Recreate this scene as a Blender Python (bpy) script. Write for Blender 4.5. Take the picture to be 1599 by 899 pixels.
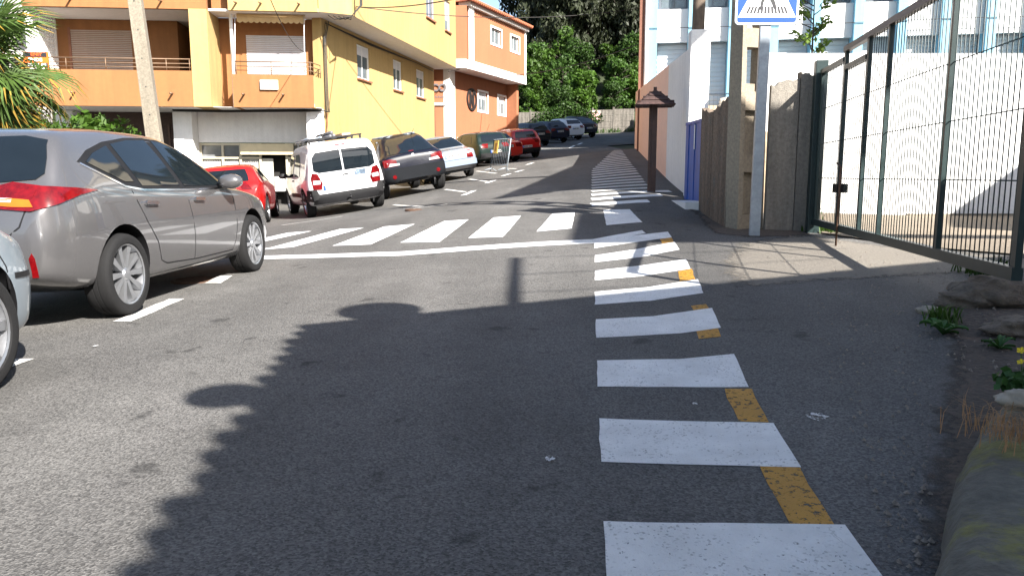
import bpy, bmesh, math, random
import numpy as np
from mathutils import Vector as V, Matrix, Quaternion
from mathutils.bvhtree import BVHTree
R = math.radians
random.seed(7)
for _o in list(bpy.data.objects): bpy.data.objects.remove(_o)
SC = bpy.context.scene
COL = SC.collection

# ------------------------------------------------------------------ camera, sky, sun, exposure
F_PX, PITCH, CAMZ = 1200.0, R(8.3), 1.05
cam_d = bpy.data.cameras.new('camera'); cam = bpy.data.objects.new('camera', cam_d); COL.objects.link(cam)
cam.location = (0, 0, CAMZ); cam.rotation_euler = (math.pi/2 - PITCH, 0, 0)
cam_d.sensor_width = 36; cam_d.lens = 36*F_PX/1599; cam_d.clip_start = .05; cam_d.clip_end = 2000
SC.camera = cam
SUN_AZ, SUN_EL = R(38), R(36)                 # light travels forward and to the left
LD = V((-math.sin(SUN_AZ)*math.cos(SUN_EL), math.cos(SUN_AZ)*math.cos(SUN_EL), -math.sin(SUN_EL)))
w = bpy.data.worlds.new('World'); SC.world = w; w.use_nodes = True
nt = w.node_tree; sky = nt.nodes.new('ShaderNodeTexSky'); sky.sky_type = 'NISHITA'; sky.sun_disc = False
sky.sun_elevation = SUN_EL; sky.sun_rotation = math.pi - SUN_AZ; sky.air_density = 1.0; sky.dust_density = 1.5; sky.ozone_density = .8
bg = nt.nodes['Background']; bg.inputs[1].default_value = .065
nt.links.new(sky.outputs[0], bg.inputs[0])
sl = bpy.data.lights.new('sun', 'SUN'); so = bpy.data.objects.new('sun', sl); COL.objects.link(so)
sl.energy = 5.0; sl.angle = R(.53); sl.color = (1, .95, .88)
so.rotation_euler = LD.to_track_quat('-Z', 'Y').to_euler()
SC.view_settings.view_transform = 'Standard'; SC.view_settings.look = 'None'
SC.view_settings.exposure = 2.0; SC.view_settings.gamma = 1
SC.cycles.use_denoising = True
SC.cycles.max_bounces = 6; SC.cycles.transparent_max_bounces = 12

# ------------------------------------------------------------------ pixels, ground heights
CP, SP = math.cos(PITCH), math.sin(PITCH)
def ray(px, py):
    u, v = (px-799.5)/F_PX, (py-449.5)/F_PX
    return V((u, CP - v*SP, -SP - v*CP))
def at(px, py, d):
    r = ray(px, py); return V((0, 0, CAMZ)) + r*(d/r.y)
GP = [(.25,2.2,0),(.36,3.2,0),(.46,4.2,.02),(.56,5.2,.06),(.65,6.2,.105),(.76,7.2,.16),(.87,8.2,.21),(.98,9.2,.275),
      (1.1,11,.40),(1.3,13,.56),(-2.97,5.9,-.03),(-2.87,8.6,-.03),(-3,2,-.06),(-4.8,5.9,-.06),(-4.8,9,-.08),
      (-3.9,19,.13),(-2.6,21.5,.57),(-1.7,25.5,.93),(-1.3,33,1.42),(.4,36.7,1.73),(2,50,2.9),(4,60,3.8),(9,73,5.05),
      (2.95,10,.33),(3.15,14,.77),(2.65,14.4,.74),(4.6,30,2.1),(3.75,20,1.22),(3.7,8.7,.26),(4.9,13,.34),(8.6,13,.36),(3.1,4.7,.2),(5,5,.3),
      (1.9,3.2,.03),(1.3,2.1,-.01),(2.0,5.0,.08),(2.3,7.0,.15),
      (-7,24,.0),(-6,19,-.05),(-14,20,-.3),(-14,8,-.4),(-14,-8,-.3),(0,-8,-.05),(8,-8,.1),(12,5,.4),(12,22,1.4),
      (-4.5,33,1.2),(-3,40,1.9),(-1,52,3.0),(-14,40,1.6),(-12,70,4.2),(0,72,4.7),(18,60,4.6),(24,78,6.2),(14,40,3.0),(2,80,5.3),(12,80,5.8)]
_P = np.array([p[:2] for p in GP]); _Z = np.array([p[2] for p in GP])
def _phi(r): return r*r*np.log(r+1e-9)
def _tps():
    n = len(_P); d = np.linalg.norm(_P[:, None]-_P[None], axis=2)
    K = _phi(d) + np.eye(n)*6.0
    Q = np.hstack([np.ones((n, 1)), _P]); A = np.block([[K, Q], [Q.T, np.zeros((3, 3))]])
    return np.linalg.solve(A, np.concatenate([_Z, np.zeros(3)]))
_C = _tps()
def gzs(xy):
    xy = np.asarray(xy, float); d = np.linalg.norm(xy[:, None]-_P[None], axis=2)
    return _phi(d)@_C[:len(_P)] + _C[-3] + xy@_C[-2:]
def gz(x, y): return float(gzs([(x, y)])[0])
def pg(px, py, dmax=110):
    r = ray(px, py); r = r/r.y
    ds = np.concatenate([np.arange(1., 40, .1), np.arange(40, dmax, .4)])
    zz = CAMZ + r.z*ds; g = gzs(np.stack([r.x*ds, ds], 1))
    k = np.where(zz <= g)[0]
    if len(k) == 0: d = dmax
    elif k[0] == 0: d = ds[0]
    else:
        i = k[0]; a = zz[i-1]-g[i-1]; b = g[i]-zz[i]; d = ds[i-1] + (ds[i]-ds[i-1])*a/(a+b)
    return V((r.x*d, d, CAMZ + r.z*d))
def lift(px, py, h):
    """the point h metres above the ground whose shadow falls on that pixel's ground"""
    g = pg(px, py); return g - LD*(h/-LD.z)

# ------------------------------------------------------------------ materials
MT = {}
def NN(t, k, **kw):
    n = t.nodes.new(k)
    for a, b in kw.items(): setattr(n, a, b)
    return n
def M(name, col, rough=.75, metal=0, var=.15, scale=5, bump=0, bscale=60, coat=0, spec=.5, streak=0, world=False, big=0, col2=None, c2s=2, c2t=.55, transl=0, randobj=0, detail=6):
    if name in MT: return MT[name]
    m = bpy.data.materials.new(name); m.use_nodes = True; t = m.node_tree; b = t.nodes['Principled BSDF']
    tc = NN(t, 'ShaderNodeTexCoord'); vec = tc.outputs['Object']
    if world: vec = NN(t, 'ShaderNodeNewGeometry').outputs['Position']
    L = t.links.new
    n = NN(t, 'ShaderNodeTexNoise'); n.inputs['Scale'].default_value = scale; n.inputs['Detail'].default_value = detail; n.inputs['Roughness'].default_value = .65; L(vec, n.inputs['Vector'])
    mp = NN(t, 'ShaderNodeMapRange'); mp.inputs[1].default_value = .3; mp.inputs[2].default_value = .7; mp.inputs[3].default_value = 1-var; mp.inputs[4].default_value = 1+var
    L(n.outputs[0], mp.inputs[0]); fac = mp.outputs[0]
    def mul(a, bb):
        q = NN(t, 'ShaderNodeMath', operation='MULTIPLY'); L(a, q.inputs[0]); L(bb, q.inputs[1]); return q.outputs[0]
    if big:
        n2 = NN(t, 'ShaderNodeTexNoise'); n2.inputs['Scale'].default_value = .45; n2.inputs['Detail'].default_value = 4; L(vec, n2.inputs['Vector'])
        m2 = NN(t, 'ShaderNodeMapRange'); m2.inputs[1].default_value = .3; m2.inputs[2].default_value = .7; m2.inputs[3].default_value = 1-big; m2.inputs[4].default_value = 1+big
        L(n2.outputs[0], m2.inputs[0]); fac = mul(fac, m2.outputs[0])
    if streak:
        mpg = NN(t, 'ShaderNodeMapping'); mpg.inputs['Scale'].default_value = (5, 5, .35); L(vec, mpg.inputs[0])
        n3 = NN(t, 'ShaderNodeTexNoise'); n3.inputs['Scale'].default_value = 1.3; n3.inputs['Detail'].default_value = 5; L(mpg.outputs[0], n3.inputs['Vector'])
        m3 = NN(t, 'ShaderNodeMapRange'); m3.inputs[1].default_value = .35; m3.inputs[2].default_value = .6; m3.inputs[3].default_value = 1-streak; m3.inputs[4].default_value = 1
        L(n3.outputs[0], m3.inputs[0]); fac = mul(fac, m3.outputs[0])
    if randobj:
        oi = NN(t, 'ShaderNodeObjectInfo'); m4 = NN(t, 'ShaderNodeMapRange'); m4.inputs[3].default_value = 1-randobj; m4.inputs[4].default_value = 1+randobj
        L(oi.outputs['Random'], m4.inputs[0]); fac = mul(fac, m4.outputs[0])
    hsv = NN(t, 'ShaderNodeMix', data_type='RGBA', blend_type='MULTIPLY'); hsv.inputs[0].default_value = 1
    c = (*col, 1)
    if col2:
        n5 = NN(t, 'ShaderNodeTexNoise'); n5.inputs['Scale'].default_value = c2s; n5.inputs['Detail'].default_value = 7; n5.inputs['Roughness'].default_value = .7; L(vec, n5.inputs['Vector'])
        m5 = NN(t, 'ShaderNodeMapRange'); m5.inputs[1].default_value = c2t; m5.inputs[2].default_value = c2t+.1; L(n5.outputs[0], m5.inputs[0])
        mx = NN(t, 'ShaderNodeMix', data_type='RGBA'); mx.inputs[6].default_value = c; mx.inputs[7].default_value = (*col2, 1); L(m5.outputs[0], mx.inputs[0]); L(mx.outputs[2], hsv.inputs[6])
    else: hsv.inputs[6].default_value = c
    L(fac, hsv.inputs[7]); L(hsv.outputs[2], b.inputs['Base Color'])
    b.inputs['Roughness'].default_value = rough; b.inputs['Metallic'].default_value = metal; b.inputs['Specular IOR Level'].default_value = spec
    if coat: b.inputs['Coat Weight'].default_value = coat; b.inputs['Coat Roughness'].default_value = .04
    if bump:
        nb = NN(t, 'ShaderNodeTexNoise'); nb.inputs['Scale'].default_value = bscale; nb.inputs['Detail'].default_value = 5; L(vec, nb.inputs['Vector'])
        bp = NN(t, 'ShaderNodeBump'); bp.inputs['Strength'].default_value = bump; bp.inputs['Distance'].default_value = .02; L(nb.outputs[0], bp.inputs['Height']); L(bp.outputs[0], b.inputs['Normal'])
    if transl:
        tr = NN(t, 'ShaderNodeBsdfTranslucent'); L(hsv.outputs[2], tr.inputs[0]); mxs = NN(t, 'ShaderNodeMixShader'); mxs.inputs[0].default_value = transl
        L(b.outputs[0], mxs.inputs[1]); L(tr.outputs[0], mxs.inputs[2]); L(mxs.outputs[0], t.nodes['Material Output'].inputs[0])
    MT[name] = m; return m
def paintmat(name, col, holes=.62, hs=14, rough=.6):
    """road paint worn through in places"""
    if name in MT: return MT[name]
    m = M(name, col, rough, var=.13, scale=3.5, bump=1, bscale=170, world=True, detail=10)
    t = m.node_tree; L = t.links.new; b = t.nodes['Principled BSDF']
    pos = NN(t, 'ShaderNodeNewGeometry').outputs['Position']
    n = NN(t, 'ShaderNodeTexNoise'); n.inputs['Scale'].default_value = hs; n.inputs['Detail'].default_value = 9; n.inputs['Roughness'].default_value = .72; L(pos, n.inputs['Vector'])
    a = NN(t, 'ShaderNodeMapRange'); a.inputs[1].default_value = holes; a.inputs[2].default_value = holes+.03; L(n.outputs[0], a.inputs[0])
    # thin cracks
    nd = NN(t, 'ShaderNodeTexNoise'); nd.inputs['Scale'].default_value = 6; nd.inputs['Detail'].default_value = 4; L(pos, nd.inputs['Vector'])
    ad = NN(t, 'ShaderNodeVectorMath', operation='MULTIPLY_ADD'); ad.inputs[1].default_value = (.25, .25, .25); L(nd.outputs[1], ad.inputs[0]); L(pos, ad.inputs[2])
    vo = NN(t, 'ShaderNodeTexVoronoi', feature='DISTANCE_TO_EDGE'); vo.inputs['Scale'].default_value = 5; L(ad.outputs[0], vo.inputs['Vector'])
    lt = NN(t, 'ShaderNodeMapRange'); lt.inputs[1].default_value = .004; lt.inputs[2].default_value = .014; lt.inputs[3].default_value = 1; lt.inputs[4].default_value = 0; L(vo.outputs[0], lt.inputs[0])
    n2 = NN(t, 'ShaderNodeTexNoise'); n2.inputs['Scale'].default_value = 2.2; L(pos, n2.inputs['Vector'])
    g = NN(t, 'ShaderNodeMapRange'); g.inputs[1].default_value = .55; g.inputs[2].default_value = .68; g.inputs[4].default_value = .55; L(n2.outputs[0], g.inputs[0])
    mu = NN(t, 'ShaderNodeMath', operation='MULTIPLY'); L(lt.outputs[0], mu.inputs[0]); L(g.outputs[0], mu.inputs[1])
    mx = NN(t, 'ShaderNodeMath', operation='MAXIMUM'); L(mu.outputs[0], mx.inputs[0]); L(a.outputs[0], mx.inputs[1])
    vg = NN(t, 'ShaderNodeTexVoronoi'); vg.inputs['Scale'].default_value = 130; L(pos, vg.inputs['Vector']); sg_ = NN(t, 'ShaderNodeSeparateColor'); L(vg.outputs['Color'], sg_.inputs[0])
    ng = NN(t, 'ShaderNodeTexNoise'); ng.inputs['Scale'].default_value = 4; ng.inputs['Detail'].default_value = 5; L(pos, ng.inputs['Vector'])
    mg = NN(t, 'ShaderNodeMath', operation='MULTIPLY_ADD'); mg.inputs[1].default_value = .55; L(ng.outputs[0], mg.inputs[0]); L(sg_.outputs[0], mg.inputs[2])
    rg_ = NN(t, 'ShaderNodeMapRange'); rg_.inputs[1].default_value = 1.19; rg_.inputs[2].default_value = 1.30; rg_.inputs[4].default_value = .42; L(mg.outputs[0], rg_.inputs[0])
    mq = NN(t, 'ShaderNodeMath', operation='MAXIMUM'); L(mx.outputs[0], mq.inputs[0]); L(rg_.outputs[0], mq.inputs[1]); mx = mq
    tr = NN(t, 'ShaderNodeBsdfTransparent'); ms = NN(t, 'ShaderNodeMixShader'); L(mx.outputs[0], ms.inputs[0]); L(b.outputs[0], ms.inputs[1]); L(tr.outputs[0], ms.inputs[2])
    L(ms.outputs[0], t.nodes['Material Output'].inputs[0])
    return m
def asphalt():
    m = bpy.data.materials.new('asphalt'); m.use_nodes = True; t = m.node_tree; L = t.links.new; b = t.nodes['Principled BSDF']
    pos = NN(t, 'ShaderNodeNewGeometry').outputs['Position']
    def noise(s, d=5, r=.6):
        n = NN(t, 'ShaderNodeTexNoise'); n.inputs['Scale'].default_value = s; n.inputs['Detail'].default_value = d; n.inputs['Roughness'].default_value = r; L(pos, n.inputs['Vector']); return n.outputs[0]
    def rng(x, a, bb, c, d):
        q = NN(t, 'ShaderNodeMapRange'); q.inputs[1].default_value = a; q.inputs[2].default_value = bb; q.inputs[3].default_value = c; q.inputs[4].default_value = d; L(x, q.inputs[0]); return q.outputs[0]
    def mul(a, c):
        q = NN(t, 'ShaderNodeMath', operation='MULTIPLY'); L(a, q.inputs[0]); L(c, q.inputs[1]); return q.outputs[0]
    vo = NN(t, 'ShaderNodeTexVoronoi'); vo.inputs['Scale'].default_value = 130; L(pos, vo.inputs['Vector'])
    sep = NN(t, 'ShaderNodeSeparateColor'); L(vo.outputs['Color'], sep.inputs[0])
    stone = rng(sep.outputs[0], 0, 1, .5, 1.55)
    f = mul(stone, rng(noise(.35, 5), .3, .7, .78, 1.18))
    f = mul(f, rng(noise(1.7, 8, .75), .3, .7, .82, 1.15))
    f = mul(f, rng(noise(60, 2), .3, .7, .88, 1.12))
    mpw = NN(t, 'ShaderNodeMapping'); mpw.inputs['Scale'].default_value = (1.3, .09, 1); L(pos, mpw.inputs[0]); nw = NN(t, 'ShaderNodeTexNoise'); nw.inputs['Scale'].default_value = 1; nw.inputs['Detail'].default_value = 4; L(mpw.outputs[0], nw.inputs['Vector'])
    f = mul(f, rng(nw.outputs[0], .35, .65, .86, 1.12))
    st = rng(noise(3.1, 4, .5),   .655, .70, 1, .5)       # oil spots
    f = mul(f, st)
    # long cracks
    nd = NN(t, 'ShaderNodeTexNoise'); nd.inputs['Scale'].default_value = 1.4; nd.inputs['Detail'].default_value = 6; L(pos, nd.inputs['Vector'])
    ad = NN(t, 'ShaderNodeVectorMath', operation='MULTIPLY_ADD'); ad.inputs[1].default_value = (.9, .9, .9); L(nd.outputs[1], ad.inputs[0]); L(pos, ad.inputs[2])
    ve = NN(t, 'ShaderNodeTexVoronoi', feature='DISTANCE_TO_EDGE'); ve.inputs['Scale'].default_value = .34; L(ad.outputs[0], ve.inputs['Vector'])
    cr = rng(ve.outputs[0],   .001, .004, .82, 1); f = mul(f, cr)
    mx = NN(t, 'ShaderNodeMix', data_type='RGBA', blend_type='MULTIPLY'); mx.inputs[0].default_value = 1; mx.inputs[6].default_value = (.084, .081, .077, 1); L(f, mx.inputs[7])
    L(mx.outputs[2], b.inputs['Base Color']); b.inputs['Roughness'].default_value = .82; b.inputs['Specular IOR Level'].default_value = .35
    bp = NN(t, 'ShaderNodeBump'); bp.inputs['Strength'].default_value = .65; bp.inputs['Distance'].default_value = .006
    vb = NN(t, 'ShaderNodeTexVoronoi'); vb.inputs['Scale'].default_value = 130; L(pos, vb.inputs['Vector']); L(vb.outputs['Distance'], bp.inputs['Height']); L(bp.outputs[0], b.inputs['Normal'])
    return m
ASPH = asphalt()
WPAINT = paintmat('white_road_paint', (.84, .84, .83), .63, 48)
WPAINT2 = paintmat('dull_white_road_paint', (.60, .59, .56), .59, 34)
OPAINT = paintmat('worn_orange_road_paint', (.52, .25, .018), .56, 30)
DIRT = M('dirt', (.075, .058, .045), .95, var=.45, scale=30, bump=1, bscale=45, world=True, big=.25, col2=(.11, .075, .055), c2s=5)
YARD = M('sandy_yard', (.19, .155, .115), .95, var=.3, scale=40, bump=.8, bscale=60, world=True, big=.2)
CONC = M('grey_concrete', (.22, .20, .17), .9, var=.25, scale=22, bump=.6, bscale=70, streak=.3)
CONCD = M('weathered_concrete', (.16, .118, .085), .92, var=.5, scale=25, bump=1, bscale=60, streak=.35, col2=(.13, .12, .10), c2s=4)
WHITEW = M('white_render', (.74, .73, .71), .85, var=.05, scale=7, bump=.5, bscale=22, big=.05, streak=.07)
YEL = M('yellow_render', (.37, .252, .100), .88, var=.05, scale=9, bump=.3, bscale=90, big=.08, streak=.12)
ORG = M('orange_render', (.24, .103, .035), .88, var=.05, scale=9, bump=.3, bscale=90, big=.08, streak=.12)
ORG2 = M('salmon_orange_render', (.275, .106, .050), .88, var=.05, scale=9, bump=.25, bscale=90, big=.06, streak=.06, col2=(.36, .20, .12), c2s=1.2, c2t=.68)
SALM = M('salmon_wall_tone', (.84, .55, .43), .9, var=.06, scale=6, bump=.3, bscale=40, big=.05)  # one even salmon colour for all but the white end
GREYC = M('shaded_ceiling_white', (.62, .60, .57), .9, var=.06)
BLUEP = M('pale_blue_paint', (.19, .38, .50), .7, var=.06, scale=6, streak=.12)
BROWNW = M('dark_brown_wood', (.05, .026, .02), .7, var=.3, scale=12, bump=.4, bscale=50)
SHUT = M('grey_beige_shutter', (.36, .30, .26), .6, var=.06)
SHUTW = M('white_shutter', (.52, .52, .54), .55, var=.05)
ALU = M('cream_aluminium', (.40, .36, .27), .45, var=.08, metal=.1)
STEEL = M('galvanised_steel', (.30, .34, .38), .45, metal=.4, var=.18, scale=14)
GREEN = M('dark_green_gate_paint', (.011, .026, .026), .45, var=.2, scale=20, spec=.5)
BLACK = M('black_plastic', (.008, .008, .009), .55, var=.2, spec=.25)
DARK = M('dark_opening', (.012, .011, .010), .9, var=.2)
TYRE = M('tyre_rubber', (.009, .009, .0095), .85, var=.25, scale=30, bump=.2, bscale=40, spec=.25)
RIM = M('alloy_rim', (.40, .41, .43), .3, metal=.85, var=.06)
RIMD = M('rim_shadow', (.03, .03, .032), .5, metal=.4, var=.1)
GLASS = M('car_window_glass', (.006, .009, .012), .03, var=.1, spec=.55)
WGLASS = M('house_window_glass', (.10, .12, .13), .06, var=.2, spec=.8)
CURT = M('curtain', (.36, .35, .32), .9, var=.15, scale=3)
REDL = M('red_lamp_glass', (.10, .002, .003), .15, var=.5, scale=14, coat=.4)
AMBER = M('amber_lamp_glass', (.35, .09, .004), .15, var=.15, coat=.8)
CLEARL = M('clear_lamp_glass', (.30, .30, .31), .12, var=.15, coat=.8)
CHROME = M('chrome', (.75, .75, .76), .12, metal=1, var=.03)
PLATE = M('number_plate_white', (.40, .40, .39), .4, var=.03)
PBLUE = M('sign_blue', (.010, .06, .40), .35, var=.04)
INK = M('black_ink', (.015, .015, .018), .5, var=.05)
INKG = M('grey_ink', (.30, .30, .32), .6, var=.05)
SWHITE = M('sign_white', (.80, .80, .80), .4, var=.02)
WIRE = M('black_cable', (.02, .018, .016), .6, var=.1)
TILE = M('clay_tile', (.30, .095, .045), .85, var=.3, scale=14, bump=.5, bscale=40)
BARK = M('bark', (.035, .027, .02), .95, var=.35, scale=10, bump=1, bscale=25)
def leafmat(n, c, tr=.35, rnd=.25, var=.4, sc=1.3): return M(n, c, .55, var=var, scale=sc, world=True, transl=tr, randobj=rnd, spec=.3)
LF_EUC = leafmat('eucalyptus_leaf', (.026, .033, .015), .25, .25)
LF_GRN = leafmat('bright_green_leaf', (.052, .108, .012), .4, .25)
LF_MID = leafmat('green_leaf', (.035, .075, .012), .35, .25)
LF_PALM = leafmat('palm_leaf', (.06, .105, .022), .3, .3, .35, 4)
LF_TIP = leafmat('yellowed_palm_tip', (.27, .17, .025), .3, .3)
LF_DRY = leafmat('dry_grass', (.30, .17, .08), .3, .2)
PETAL = M('yellow_petal', (.75, .58, .01), .5, var=.1, transl=.3)
def paint(name, c, metal=.0, rough=.32, coat=1): return M(name, c, rough, metal, var=.02, scale=3, coat=coat, spec=.2)

# ------------------------------------------------------------------ mesh builder, object helpers
class MB:
    def __init__(s): s.v = []; s.f = []; s.m = []
    def add(s, vs, fs, mi=0):
        o = len(s.v); s.v += [tuple(p) for p in vs]; s.f += [tuple(i+o for i in f) for f in fs]; s.m += [mi]*len(fs); return s
    def box(s, x0, x1, y0, y1, z0, z1, mi=0):
        return s.add([(x0,y0,z0),(x1,y0,z0),(x1,y1,z0),(x0,y1,z0),(x0,y0,z1),(x1,y0,z1),(x1,y1,z1),(x0,y1,z1)],
                     [(0,3,2,1),(4,5,6,7),(0,1,5,4),(1,2,6,5),(2,3,7,6),(3,0,4,7)], mi)
    def obox(s, c, ax, ay, az, mi=0):
        c, ax, ay, az = V(c), V(ax), V(ay), V(az)
        vs = [c+i*ax+j*ay+k*az for k in (-1,1) for i, j in ((-1,-1),(1,-1),(1,1),(-1,1))]
        return s.add(vs, [(0,3,2,1),(4,5,6,7),(0,1,5,4),(1,2,6,5),(2,3,7,6),(3,0,4,7)], mi)
    def prism(s, poly, z0, z1, mi=0):
        n = len(poly); vs = [(p[0], p[1], z0) for p in poly]+[(p[0], p[1], z1) for p in poly]
        return s.add(vs, [tuple(range(n-1, -1, -1)), tuple(range(n, 2*n))]+[(i, (i+1) % n, n+(i+1) % n, n+i) for i in range(n)], mi)
    def extr(s, pts, d, mi=0):
        """polygon of 3-D points extruded by vector d"""
        n = len(pts); d = V(d); vs = [V(p) for p in pts]+[V(p)+d for p in pts]
        return s.add(vs, [tuple(range(n-1, -1, -1)), tuple(range(n, 2*n))]+[(i, (i+1) % n, n+(i+1) % n, n+i) for i in range(n)], mi)
    def tube(s, pts, r, n=8, mi=0, cap=True):
        pts = [V(p) for p in pts]; k = len(pts); rs = r if isinstance(r, (list, tuple)) else [r]*k
        vs = []; up = V((0, 0, 1))
        for i in range(k):
            t = (pts[min(i+1, k-1)]-pts[max(i-1, 0)]).normalized()
            a = t.cross(up)
            if a.length < .05: a = t.cross(V((1, 0, 0)))
            a.normalize(); b = t.cross(a)
            vs += [pts[i]+rs[i]*(math.cos(q)*a+math.sin(q)*b) for q in [2*math.pi*j/n for j in range(n)]]
        fs = [(i*n+j, i*n+(j+1) % n, (i+1)*n+(j+1) % n, (i+1)*n+j) for i in range(k-1) for j in range(n)]
        if cap: fs += [tuple(range(n-1, -1, -1)), tuple(range((k-1)*n, k*n))]
        return s.add(vs, fs, mi)
    def lathe(s, prof, n=24, axis='z', c=(0, 0, 0), mi=0):
        vs = []; c = V(c)
        for (r, h) in prof:
            for j in range(n):
                q = 2*math.pi*j/n; a, b = r*math.cos(q), r*math.sin(q)
                vs.append(c+(V((a, b, h)) if axis == 'z' else V((h, a, b)) if axis == 'x' else V((a, h, b))))
        k = len(prof)
        return s.add(vs, [(i*n+j, i*n+(j+1) % n, (i+1)*n+(j+1) % n, (i+1)*n+j) for i in range(k-1) for j in range(n)], mi)
    def mesh(s, name, mats, smooth=False, bevel=0, sharp=None, fix=True):
        me = bpy.data.meshes.new(name); me.from_pydata(s.v, [], s.f)
        for m in (mats if isinstance(mats, (list, tuple)) else [mats]): me.materials.append(m)
        me.polygons.foreach_set('material_index', s.m)
        if fix or bevel:
            bm = bmesh.new(); bm.from_mesh(me)
            if fix: bmesh.ops.recalc_face_normals(bm, faces=bm.faces)
            if bevel: bmesh.ops.bevel(bm, geom=bm.edges, offset=bevel, segments=2, profile=.6, affect='EDGES', clamp_overlap=True)
            bm.to_mesh(me); bm.free()
        if smooth:
            me.polygons.foreach_set('use_smooth', [True]*len(me.polygons))
            if sharp: me.set_sharp_from_angle(angle=R(sharp))
        me.update(); return me
    def build(s, name, mats, parent=None, **kw):
        return ob(name, s.mesh(name, mats, **kw), parent)
def ob(name, me, parent=None, loc=None, rot=None):
    o = bpy.data.objects.new(name, me); COL.objects.link(o)
    if parent: o.parent = parent
    if loc is not None: o.location = loc
    if rot is not None: o.rotation_euler = rot
    return o
def tag(o, label, cat, group=None):
    o['label'] = label; o['category'] = cat
    if group: o['group'] = group
    return o
def root(name, label, cat, loc=(0, 0, 0), rz=0, group=None):
    o = ob(name, None, None, loc, (0, 0, rz)); o.empty_display_size = .2; return tag(o, label, cat, group)
def struct(o): o['kind'] = 'structure'; return o
def box(name, mat, parent, *b, bevel=0): return MB().box(*b).build(name, mat, parent, bevel=bevel)
def grid_fill(poly, step):
    bm = bmesh.new(); vs = [bm.verts.new((p[0], p[1], 0)) for p in poly]; bm.faces.new(vs)
    xs = [p[0] for p in poly]; ys = [p[1] for p in poly]
    for ax, lo, hi in ((0, min(xs), max(xs)), (1, min(ys), max(ys))):
        q = math.ceil(lo/step)*step
        while q < hi-1e-4:
            co = V((q, 0, 0)) if ax == 0 else V((0, q, 0)); no = V((1, 0, 0)) if ax == 0 else V((0, 1, 0))
            bmesh.ops.bisect_plane(bm, geom=bm.verts[:]+bm.edges[:]+bm.faces[:], plane_co=co, plane_no=no, dist=1e-5); q += step
    bm.verts.index_update(); bm.verts.ensure_lookup_table()
    v = [(a.co.x, a.co.y) for a in bm.verts]; f = [tuple(a.index for a in q.verts) for q in bm.faces]
    be = [tuple(a.index for a in e.verts) for e in bm.edges if len(e.link_faces) == 1]
    bm.free(); return v, f, be
def drape(name, poly, mat, off, parent, step=.3, uneven=0):
    if uneven:
        q = []
        for i, a in enumerate(poly):
            b = poly[(i+1) % len(poly)]; n = max(1, int(math.dist(a[:2], b[:2])/.12))
            for k in range(n):
                t = k/n; q.append((a[0]+(b[0]-a[0])*t+random.uniform(-1, 1)*uneven, a[1]+(b[1]-a[1])*t+random.uniform(-1, 1)*uneven))
        poly = q
    v, f, _ = grid_fill([(p[0], p[1]) for p in poly], step)
    z = gzs(v)+off
    me = bpy.data.meshes.new(name); me.from_pydata([(a[0], a[1], float(b)) for a, b in zip(v, z)], [], f)
    bm = bmesh.new(); bm.from_mesh(me); bmesh.ops.recalc_face_normals(bm, faces=bm.faces)
    if sum(q.normal.z for q in bm.faces) < 0: bmesh.ops.reverse_faces(bm, faces=bm.faces)
    bm.to_mesh(me); bm.free()
    me.materials.append(mat); me.polygons.foreach_set('use_smooth', [True]*len(me.polygons))
    return ob(name, me, parent)
def soft_edge(o, be_dist=.35):
    me = o.data; bm = bmesh.new(); bm.from_mesh(me); bm.verts.ensure_lookup_table()
    at_ = me.attributes.new('fade', 'FLOAT', 'POINT'); es = [(e.verts[0].co.xy, e.verts[1].co.xy) for e in bm.edges if e.is_boundary]; A = np.array([a for a, b in es]); B = np.array([b for a, b in es]); D = B-A; out = []
    for v in bm.verts:
        q = np.array(v.co.xy); t = np.clip(((q-A)*D).sum(1)/((D*D).sum(1)+1e-9), 0, 1); out.append(min(1., float(np.linalg.norm(A+D*t[:, None]-q, axis=1).min())/be_dist))
    at_.data.foreach_set('value', out); bm.free()
def fade_mat(m, name):
    m = m.copy(); m.name = name; t = m.node_tree; L = t.links.new; out = t.nodes['Material Output']; src = out.inputs[0].links[0].from_socket
    a = NN(t, 'ShaderNodeAttribute', attribute_name='fade'); pos = NN(t, 'ShaderNodeNewGeometry').outputs['Position']
    n = NN(t, 'ShaderNodeTexNoise'); n.inputs['Scale'].default_value = 9; n.inputs['Detail'].default_value = 8; n.inputs['Roughness'].default_value = .75; L(pos, n.inputs['Vector'])
    ad = NN(t, 'ShaderNodeMath', operation='ADD'); L(a.outputs['Fac'], ad.inputs[0]); L(n.outputs[0], ad.inputs[1])
    mp = NN(t, 'ShaderNodeMapRange'); mp.inputs[1].default_value = .88; mp.inputs[2].default_value = 1.12; L(ad.outputs[0], mp.inputs[0])
    tr = NN(t, 'ShaderNodeBsdfTransparent'); ms = NN(t, 'ShaderNodeMixShader'); L(mp.outputs[0], ms.inputs[0]); L(tr.outputs[0], ms.inputs[1]); L(src, ms.inputs[2]); L(ms.outputs[0], out.inputs[0]); return m
def text_mesh(name, body, size, mat, parent, loc, rot, depth=.01, align='CENTER', sx=1, bold=0):
    cu = bpy.data.curves.new(name, 'FONT'); cu.body = body; cu.size = size; cu.extrude = depth; cu.align_x = align; cu.align_y = 'CENTER'; cu.offset = bold
    t = bpy.data.objects.new(name, cu); COL.objects.link(t)
    me = bpy.data.meshes.new_from_object(t.evaluated_get(bpy.context.evaluated_depsgraph_get()))
    bpy.data.objects.remove(t); me.materials.clear(); me.materials.append(mat)
    o = ob(name, me, parent, loc, rot); o.scale = (sx, 1, 1); return o

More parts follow.
